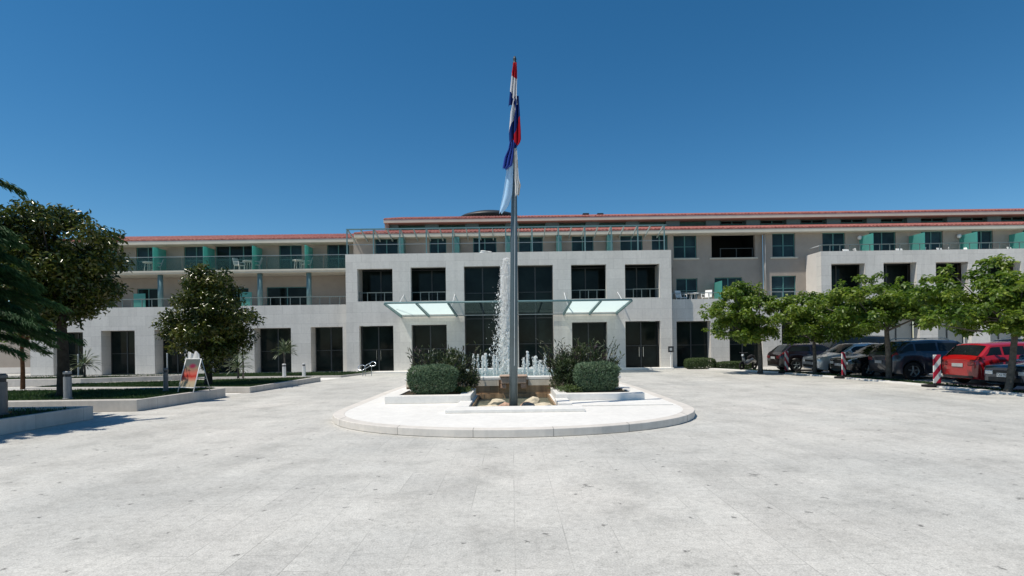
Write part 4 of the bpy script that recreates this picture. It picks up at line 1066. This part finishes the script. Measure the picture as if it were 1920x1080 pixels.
table_at(bx_(465),yb+.05,6.622,'white table before the open dark balcony door')
chair_at(bx_(480),yb,6.622,-1.3,'right one of the white chairs before the open dark balcony door')
table_at(bx_(559),yb,6.622,'white table on the balcony nearest the portico')
chair_at(bx_(573),yb,6.622,-.8,'white chair beside the table on the balcony nearest the portico')
yr = 35.45
for px,rot,lab in ((1594,.2,'white chair at the left end of the right terrace'),(1614,1.3,'white chair in front of the first lit partition on the right terrace'),(1694,.1,'white chair just left of the second lit partition'),(1722,-1.2,'white chair in front of the second lit partition'),
                   (1772,.3,'white chair midway between second and third lit partitions'),(1792,1.0,'white chair just left of the third lit partition'),(1812,-.9,'white chair in front of the third lit partition'),(1905,.4,'white chair in front of the rightmost lit partition')):
    chair_at(at(px,466,yr)[0],yr,6.482,rot,lab)
wx,wz = at(909,473,YP+.15); cm = blob(.30,.14,.07,11,3,.35); wc = link_mesh('folded_cloth',cm,white_pl,None,(wx,YP+.17,PZ+.06),smooth=True); tag(wc,'small white crumpled cloth lying on the portico parapet left of the flagpole','cloth')
xx = at(1278,553,35.75)[0]
chair_at(xx,35.8,4.022,.4,'white chair on the low balcony right of the portico')
table_at(at(1300,553,35.8)[0],35.8,4.022,'white table on the low balcony right of the portico')
chair_at(at(1325,553,35.8)[0],35.8,4.022,-.7,'white chair by the white table on the low balcony, toward the lit partition')
# ------------------------------------------------------------------ cars
def interp(x, pts):
    xs = [p[0] for p in pts]; ys = [p[1] for p in pts]
    return float(np.interp(x, xs, ys))
def smooth_prof(pts, n=240, k=7):
    xs = np.linspace(pts[0][0],pts[-1][0],n); ys = np.interp(xs,[p[0] for p in pts],[p[1] for p in pts])
    for _ in range(2):
        pad = np.concatenate([np.full(k,ys[0]),ys,np.full(k,ys[-1])]); ys = np.convolve(pad,np.ones(2*k+1)/(2*k+1),'valid')
    return xs, ys
def car(label, body, spec, loc, rot, plate=None, dirt=None):
    """spec: L,W,H, hood z, ws (x of windscreen base, roof start), rear (roof end, tail base), belt, tail z"""
    L,W,Hh = spec['L'],spec['W'],spec['H']
    belt = spec['belt']; zb = spec.get('zb',.20); rw = spec.get('rw',.32)
    hw = W/2
    wx = [spec.get('wf',.85), L-spec.get('wr',.85)]
    prof = [(0,spec['nose']),(.12,spec['nose']+.10),(spec['ws'][0],spec['hood']),(spec['ws'][1],Hh-.03),((spec['ws'][1]+spec['rear'][0])/2,Hh),(spec['rear'][0],Hh-.05),(spec['rear'][1],spec['tail']),(L-.10,spec['tail']-.02),(L,spec['tail']-.14)]
    px_,pz_ = smooth_prof(prof,260,3)
    top = lambda x: float(np.interp(x,px_,pz_))
    def sect(x, e=0.0):
        zt = top(x); t = min(x,L-x)
        w = hw*(1-.13*max(0,1-t/.55)**2-.09*max(0,1-t/.09)**2)
        bz = min(belt+.04*(x/L), zt-.03)
        cab = max(0,min(1,(zt-bz-.03)/(Hh-belt)))
        wr = w*(.93-.17*cab)
        z0 = zb+(.12*max(0,1-t/.35)**2)
        for c in wx:
            d = abs(x-c); R = rw+.07
            if d < R: z0 = max(z0, rw+math.sqrt(R*R-d*d))
        z0 = min(z0, bz-.12)
        return [(0,z0),(w*.80,z0),(w*.97,z0+.01),(w*1.0,(z0+bz)*.5+.05*(bz-z0)),(w*.985,bz-.05),(w*.95,bz),(wr+.02,max(bz+.01,zt-.07)),(wr*.88,max(bz+.015,zt-.015)),(wr*.45,zt+.012),(0,zt+.018)]
    r = empty('parked_car',(0,0,0),label,'car','cars parked along the forecourt edge')
    xs = sorted(set([.015,.03,.05,.075,L-.075,L-.05,L-.03,L-.015]+list(np.linspace(0,L,70))+[c+d for c in wx for d in (-rw-.07,-rw-.06,rw+.06,rw+.07,-.3,-.2,-.1,0,.1,.2,.3)]))
    V=[];Fc=[]; nr = 0
    for x in xs:
        s = sect(x); ring = [(x,y,z) for y,z in s]+[(x,-y,z) for y,z in s[-2:0:-1]]
        nr = len(ring); V += ring
    for i in range(len(xs)-1):
        for k in range(nr): Fc.append((i*nr+k,(i+1)*nr+k,(i+1)*nr+(k+1)%nr,i*nr+(k+1)%nr))
    Fc.append(tuple(range(nr))); Fc.append(tuple(range((len(xs)-1)*nr+nr-1,(len(xs)-1)*nr-1,-1)))
    m = MB(); m.add(V,Fc); bo = m.build('body',body,r,smooth=True)
    es = bo.modifiers.new('es','EDGE_SPLIT'); es.split_angle = math.radians(42)
    def patch(name, x0, x1, k0, k1, sides, mat, off=.008, n=10, xi0=None, xi1=None):
        """glass patch over ring segments k0..k1 (fractional), slant ends allowed by xi"""
        mb = MB(); vs=[];fs=[]; mm = 6
        for i in range(n+1):
            for j in range(mm+1):
                f = j/mm; kk = k0+(k1-k0)*f
                a = x0+((xi0 if xi0 is not None else x0)-x0)*f; b = x1+((xi1 if xi1 is not None else x1)-x1)*f
                x = a+(b-a)*i/n; s = sect(x); q = min(int(kk),len(s)-2); g = kk-q
                y = s[q][0]+(s[q+1][0]-s[q][0])*g; z = s[q][1]+(s[q+1][1]-s[q][1])*g
                vs.append((x,y,z))
        for i in range(n):
            for j in range(mm): a = i*(mm+1)+j; fs.append((a,a+mm+1,a+mm+2,a+1))
        vv = [Vector(v) for v in vs]; nrm = [Vector() for _ in vs]
        for f in fs:
            nn = (vv[f[1]]-vv[f[0]]).cross(vv[f[2]]-vv[f[0]])
            for q in f: nrm[q] += nn
        out = []
        for v,nn in zip(vv,nrm):
            nn = nn.normalized() if nn.length > 1e-9 else Vector((0,1,0))
            ref = Vector((0,v.y,v.z-.8))
            if nn.dot(ref) < 0: nn = -nn
            out.append(v+nn*off)
        for sd in sides:
            mb.add([(v.x,v.y*sd,v.z) for v in out],fs)
        return mb.build(name,mat,r,smooth=True)
    w0,w1 = spec['ws']; r0,r1 = spec['rear']
    patch('windscreen',w0+.06,w1-.03,6.9,9,(1,-1),carglass)
    patch('rear_window',r0+.06,r1-.05,6.9,9,(1,-1),carglass)
    sx0,sx1 = w0+.40,min(r1-.12,L-.3); mid = sx0+(sx1-sx0)*.45
    gl = spec.get('sideglass',carglass)
    for sd in (1,-1):
        patch('side_window',sx0-.25,mid-.04,5.15,5.85,(sd,),gl,.006,8,sx0+.28,mid-.04)
        if spec.get('three'):
            m2 = mid+(sx1-mid)*.58
            patch('side_window',mid+.04,m2-.04,5.15,5.85,(sd,),gl,.006,8); patch('side_window',m2+.04,sx1,5.15,5.85,(sd,),gl,.006,8,m2+.04,sx1-.22)
        else: patch('side_window',mid+.04,sx1,5.15,5.85,(sd,),gl,.006,8,mid+.04,sx1-.28)
        # door seams and handles, mirrors
        for xd in (mid,):
            y = sect(xd)[3][0]
            h = MB(); h.box(xd+.06,xd+.24,sd*(y-.01)-.02,sd*(y-.01)+.02,belt-.13,belt-.10); h.build('door_handle',spec.get('trim',chrome),r,bevel=.006)
        y = sect(w0+.45)[5][0]
        mi = MB(); mi.lathe([(.03,-.10),(.09,-.06),(.10,0),(.08,.07),(.02,.09)],(w0+.42,sd*(y+.10),belt+.08),10); mi.build('side_mirror',body,r,smooth=True)
        # lamps
        zl = spec['nose']-.06
        patch('headlight',.02,.34,4.2,5.0,(sd,),spec.get('lamp',lampm),.012,6)
        patch('tail_light',L-.26,L-.005,spec.get('tl',(3.9,5.0))[0],spec.get('tl',(3.9,5.0))[1],(sd,),tailm,.012,6)
        hq = MB(); ys_ = hw*.80
        hq.box(-.012,.05,sd*hw*.62-.14,sd*hw*.62+.14,spec['nose']-.19,spec['nose']-.06); hq.build('headlight',lampm,r,bevel=.02)
        tq = MB(); tz = spec['tail']-.22
        tq.box(L-.05,L+.012,sd*hw*.64-.15,sd*hw*.64+.15,tz-.10,tz+.05); tq.build('tail_light',tailm,r,bevel=.02)
        if spec.get('rails'):
            rr = MB(); ry = sect(w1+.5)[7][0]
            rr.tube([(w1+.25,sd*ry,Hh-.02),(w1+.45,sd*ry,Hh+.05),(r0-.3,sd*ry,Hh+.05),(r0-.1,sd*ry,Hh-.03)],.018,6); rr.build('roof_rail',steel,r)
    g = MB(); g.box(-.02,.04,-hw*.45,hw*.45,spec['nose']-.17,spec['nose']-.05); g.build('grille',darkpl,r,bevel=.01)
    g = MB(); g.box(-.028,.05,-hw*.62,hw*.62,zb+.12,zb+.25); g.build('air_intake',darkpl,r,bevel=.01)
    g = MB(); g.box(L-.06,L+.02,-hw*.72,hw*.72,zb+.06,zb+.15); g.build('rear_bumper_trim',darkpl,r,bevel=.01)
    pw = .24
    for nm,xa,xb,zc in (('number_plate',-.045,-.030,zb+.33),('number_plate',L+.014,L+.024,spec.get('rp',.72))):
        g = MB(); g.box(xa,xb,-pw,pw,zc-.06,zc+.06); pl = g.build(nm,platem if not plate else white_pl,r,bevel=.003)
        if plate:
            fc = bpy.data.curves.new('plate_text','FONT'); fc.body = plate; fc.size = .115; fc.align_x = 'CENTER'; fc.align_y = 'CENTER'; fc.extrude = .001
            tmp = bpy.data.objects.new('plate_tmp',fc); COL.objects.link(tmp); bpy.context.view_layer.update()
            tm = bpy.data.meshes.new_from_object(tmp.evaluated_get(bpy.context.evaluated_depsgraph_get())); bpy.data.objects.remove(tmp)
            to = bpy.data.objects.new('plate_text',tm); COL.objects.link(to); tm.materials.clear(); tm.materials.append(darkpl); to.parent = pl
            front = xa < 1
            to.location = ((xa-.003) if front else (xb+.003),0,zc)
            to.rotation_euler = (math.pi/2,0,-math.pi/2 if front else math.pi/2)
    for xw in wx:
        for sd in (1,-1):
            yo = hw-.125
            wh_ = empty('wheel',(0,0,0)); wh_.parent = r
            prof_ = [(rw*.62,-.10),(rw*.93,-.10),(rw,-.07),(rw,.07),(rw*.93,.10),(rw*.62,.10)]
            def spin(prof,n,mat,nm,closed=True):
                mb = MB(); vs=[];fs=[]
                for (rad,yy) in prof:
                    for k in range(n):
                        a = 2*math.pi*k/n; vs.append((xw+rad*math.cos(a),sd*(yo+yy),rw+rad*math.sin(a)))
                for i in range(len(prof)-1):
                    for k in range(n): fs.append((i*n+k,i*n+(k+1)%n,(i+1)*n+(k+1)%n,(i+1)*n+k))
                mb.add(vs,fs); return mb
            spin(prof_,24,rubber,'tyre').build('tyre',rubber,wh_,smooth=False)
            rm = spin([(rw*.64,.10),(rw*.60,.085),(rw*.56,.05)],24,steel,'rim')
            for k in range(5):
                a = 2*math.pi*k/5+.3; ca,sa = math.cos(a),math.sin(a)
                rm.tube([(xw,sd*(yo+.085),rw),(xw+rw*.6*ca,sd*(yo+.075),rw+rw*.6*sa)],[.035,.028],6)
            rm.build('rim',spec.get('rim',steel),wh_)
            dk = MB(); dk.tube([(xw,sd*(yo-.02),rw),(xw,sd*(yo+.03),rw)],rw*.6,20); dk.build('brake_disc',darkpl,wh_)
    r.location = loc; r.rotation_euler = (0,0,rot)
    return r
platem = simple('number_plate',(.42,.43,.43),.5)
lampm = simple('headlamp',(.62,.66,.68),.12,.3,.1,20,.6,.8)
tailm = simple('tail_lamp',(.17,.012,.014),.2,0,.15,20,.5,.8)
p_red = paint('red_paint',(.34,.006,.008),0,.28); p_blue = paint('dark_blue_paint',(.018,.034,.060),.35,.3); p_grey = paint('grey_blue_paint',(.035,.045,.065),.4,.3)
p_black = paint('black_paint',(.010,.011,.013),.2,.25); p_silver = paint('silver_paint',(.66,.67,.68),.4,.3); p_maroon = paint('dark_maroon_paint',(.014,.007,.008),.2,.28)
hatch = dict(L=4.2,W=1.76,H=1.48,nose=.74,hood=.98,ws=(1.05,1.85),rear=(3.55,4.08),belt=.98,tail=1.0)
wagon = dict(L=4.5,W=1.78,H=1.53,nose=.76,hood=1.0,ws=(1.1,1.9),rear=(3.95,4.40),belt=1.0,tail=1.02,three=True)
suv = dict(L=4.7,W=1.88,H=1.64,nose=.86,hood=1.08,ws=(1.2,2.0),rear=(3.95,4.58),belt=1.08,tail=1.10,three=True,rails=True,rw=.36,zb=.24)
sedan = dict(L=4.6,W=1.8,H=1.45,nose=.72,hood=.96,ws=(1.15,1.95),rear=(3.2,3.95),belt=.95,tail=1.02)
van = dict(L=4.9,W=1.9,H=1.88,nose=.95,hood=1.15,ws=(.85,1.75),rear=(4.5,4.82),belt=1.15,tail=1.10,three=True,rw=.34)
PI = math.pi
# nose-first to the camera side = front towards -X : rot 0 ; rear towards -X : rot pi
car('dark blue car with a white number plate, nose out at the right edge', p_blue, sedan, (15.35,17.45,0), .06, 'DU 971-J')
car('red car parked tail out beside the largest striped post', p_red, dict(wagon,trim=whitemetal), (16.15+4.5,20.45,0), PI+.03)
car('grey blue estate car with red tail lamps, parked tail out', p_grey, suv, (15.55+4.7,23.55,0), PI-.05)
car('black car with bright headlamps next to the middle striped post', p_black, hatch, (15.0,25.75,0), .02)
car('silver white car with bright nose beside a slim tree trunk', p_silver, hatch, (14.85,28.0,0), .0)
car('very dark maroon car farthest along the row, nearest the portico', p_maroon, hatch, (14.25+4.2,30.6,0), PI)
car('tall black van roof showing behind the silver car', p_black, van, (16.9,32.2,0), .1)
car('black car roof showing between the grey blue car and the red car', p_black, suv, (17.6,21.9,0), .05)
# motor scooter by the first tree
x,y = gnd(1403,694,0)
sc = empty('motor_scooter',(x,y,0),'dark grey motor scooter parked beside the first car park tree','scooter')
for dx in (-.55,.55):
    w = MB(); n=18; vs=[];fs=[]
    prof=[(.12,-.05),(.24,-.055),(.27,0),(.24,.055),(.12,.05)]
    for rad,yy in prof:
        for k in range(n): a=2*math.pi*k/n; vs.append((x+dx*.45+rad*math.cos(a)*.8,y+dx+yy,.26+rad*math.sin(a)))
    vs=[];
    for rad,yy in prof:
        for k in range(n): a=2*math.pi*k/n; vs.append((x+dx*.9+rad*math.cos(a)*.8,y+dx*.6+rad*math.cos(a)*.55+yy,.26+rad*math.sin(a)))
    for i in range(len(prof)-1):
        for k in range(n): fs.append((i*n+k,i*n+(k+1)%n,(i+1)*n+(k+1)%n,(i+1)*n+k))
    w.add(vs,fs); w.build('wheel',rubber,sc)
b=MB(); b.tube([(x+.5,y+.33,.45),(x+.2,y+.13,.60),(x-.1,y-.07,.42),(x-.3,y-.2,.38),(x-.38,y-.25,.75)],[.12,.16,.12,.10,.07],10); b.build('body',simple('scooter_grey',(.12,.13,.13),.3,.2,.1,5,.5,.6),sc,smooth=True)
b=MB(); b.tube([(x+.5,y+.33,.74),(x+.25,y+.17,.76),(x+.0,y+.0,.70)],[.09,.13,.08],8); b.build('seat',rubber,sc,smooth=True)
b=MB(); b.tube([(x-.40,y-.27,.3),(x-.36,y-.24,.98)],.03,6); b.tube([(x-.22,y-.48,1.0),(x-.36,y-.24,.98),(x-.48,y+.0,1.0)],.018,6); b.build('handlebar',darkpl,sc)
b=MB(); b.lathe([(.05,-.06),(.08,0),(.05,.06)],(x-.42,y-.28,.85),10); b.build('headlight',lampm,sc,smooth=True)
# striped barrier posts
def stripe_mat(name, sgn):
    m, nt, b = nodes(name)
    tc = N(nt,'ShaderNodeTexCoord'); sp = N(nt,'ShaderNodeSeparateXYZ'); nt.links.new(tc.outputs['Object'],sp.inputs[0])
    a = N(nt,'ShaderNodeMath',operation='MULTIPLY_ADD'); nt.links.new(sp.outputs[0],a.inputs[0]); a.inputs[1].default_value = -1.25*sgn; nt.links.new(sp.outputs[2],a.inputs[2])
    d = N(nt,'ShaderNodeMath',operation='MULTIPLY_ADD'); nt.links.new(a.outputs[0],d.inputs[0]); d.inputs[1].default_value = 2.15; d.inputs[2].default_value = .05
    f = N(nt,'ShaderNodeMath',operation='FRACT'); nt.links.new(d.outputs[0],f.inputs[0])
    g = N(nt,'ShaderNodeMath',operation='GREATER_THAN'); nt.links.new(f.outputs[0],g.inputs[0]); g.inputs[1].default_value = .5
    c = mix(nt,(.50,.02,.05),(.78,.77,.75),g.outputs[0]); nt.links.new(c,b.inputs['Base Color']); setin(b,Roughness=.35); return m
sA = stripe_mat('stripes_rising',1); sB = stripe_mat('stripes_falling',-1)
def beacon(x,y,rot,mat,lab,h=1.0):
    r = empty('barrier_post',(0,0,0),lab,'barrier post','striped barrier posts along the car park')
    MB().box(-.135,.135,-.02,.02,.12,.12+h).build('striped_panel',mat,r,bevel=.015)
    q = MB(); q.prism([(-.45,-.16),(-.3,-.24),(.3,-.24),(.45,-.16),(.45,.16),(.3,.24),(-.3,.24),(-.45,.16)],0,.08); q.box(-.1,.1,-.06,.06,.08,.119); q.build('rubber_foot',rubber,r,bevel=.015)
    r.location = (x,y,0.0); r.rotation_euler = (0,0,rot); return r
beacon(at(1757,700,19.6)[0],19.6,0,sA,'red and white striped post on a black foot beside the red car')
beacon(at(1582,690,24.4)[0],24.4,.5,sB,'red and white striped post in front of the black car')
beacon(at(1475,680,28.4)[0],28.4,.5,sB,'red and white striped post nearest the portico, beside the silver car')
# ------------------------------------------------------------------ light, sky, camera
sd_ = Vector((-.46,-.21,1.0)).normalized()
el = math.asin(sd_.z); az = math.atan2(sd_.x, sd_.y)
sun = bpy.data.lights.new('sun','SUN'); sun.energy = 4.7; sun.angle = math.radians(.53); sun.color = (1.0,.935,.835)
so = bpy.data.objects.new('sun',sun); COL.objects.link(so); so.rotation_euler = (-sd_).to_track_quat('-Z','Y').to_euler(); so.location = (-10,-5,30)
w = bpy.data.worlds.new('World'); SC.world = w; w.use_nodes = True
nt = w.node_tree; bg = nt.nodes['Background']
sk = nt.nodes.new('ShaderNodeTexSky'); sk.sky_type = 'NISHITA'; sk.sun_disc = False
sk.sun_elevation = el; sk.sun_rotation = az; sk.altitude = 1200; sk.air_density = 1.0; sk.dust_density = .15; sk.ozone_density = 3.2
hs_ = nt.nodes.new('ShaderNodeHueSaturation'); hs_.inputs['Hue'].default_value = .492; hs_.inputs['Saturation'].default_value = 1.30
nt.links.new(sk.outputs[0], hs_.inputs['Color']); nt.links.new(hs_.outputs[0], bg.inputs[0]); bg.inputs[1].default_value = .106
cam = bpy.data.cameras.new('camera'); co = bpy.data.objects.new('camera',cam); COL.objects.link(co)
cam.sensor_width = 36; cam.lens = 36*F/1920; cam.shift_y = (PY-540)/1920; cam.clip_end = 2000; cam.clip_start = .05
co.matrix_world = Matrix.Translation((0,0,CH)) @ Matrix.Rotation(math.pi/2,4,'X') @ Matrix.Rotation(-ROLL,4,'Z')
SC.camera = co
SC.view_settings.view_transform = 'Standard'; SC.view_settings.look = 'None'; SC.view_settings.exposure = 0; SC.view_settings.gamma = 1
SC.cycles.max_bounces = 8; SC.cycles.transparent_max_bounces = 10; SC.cycles.use_denoising = True
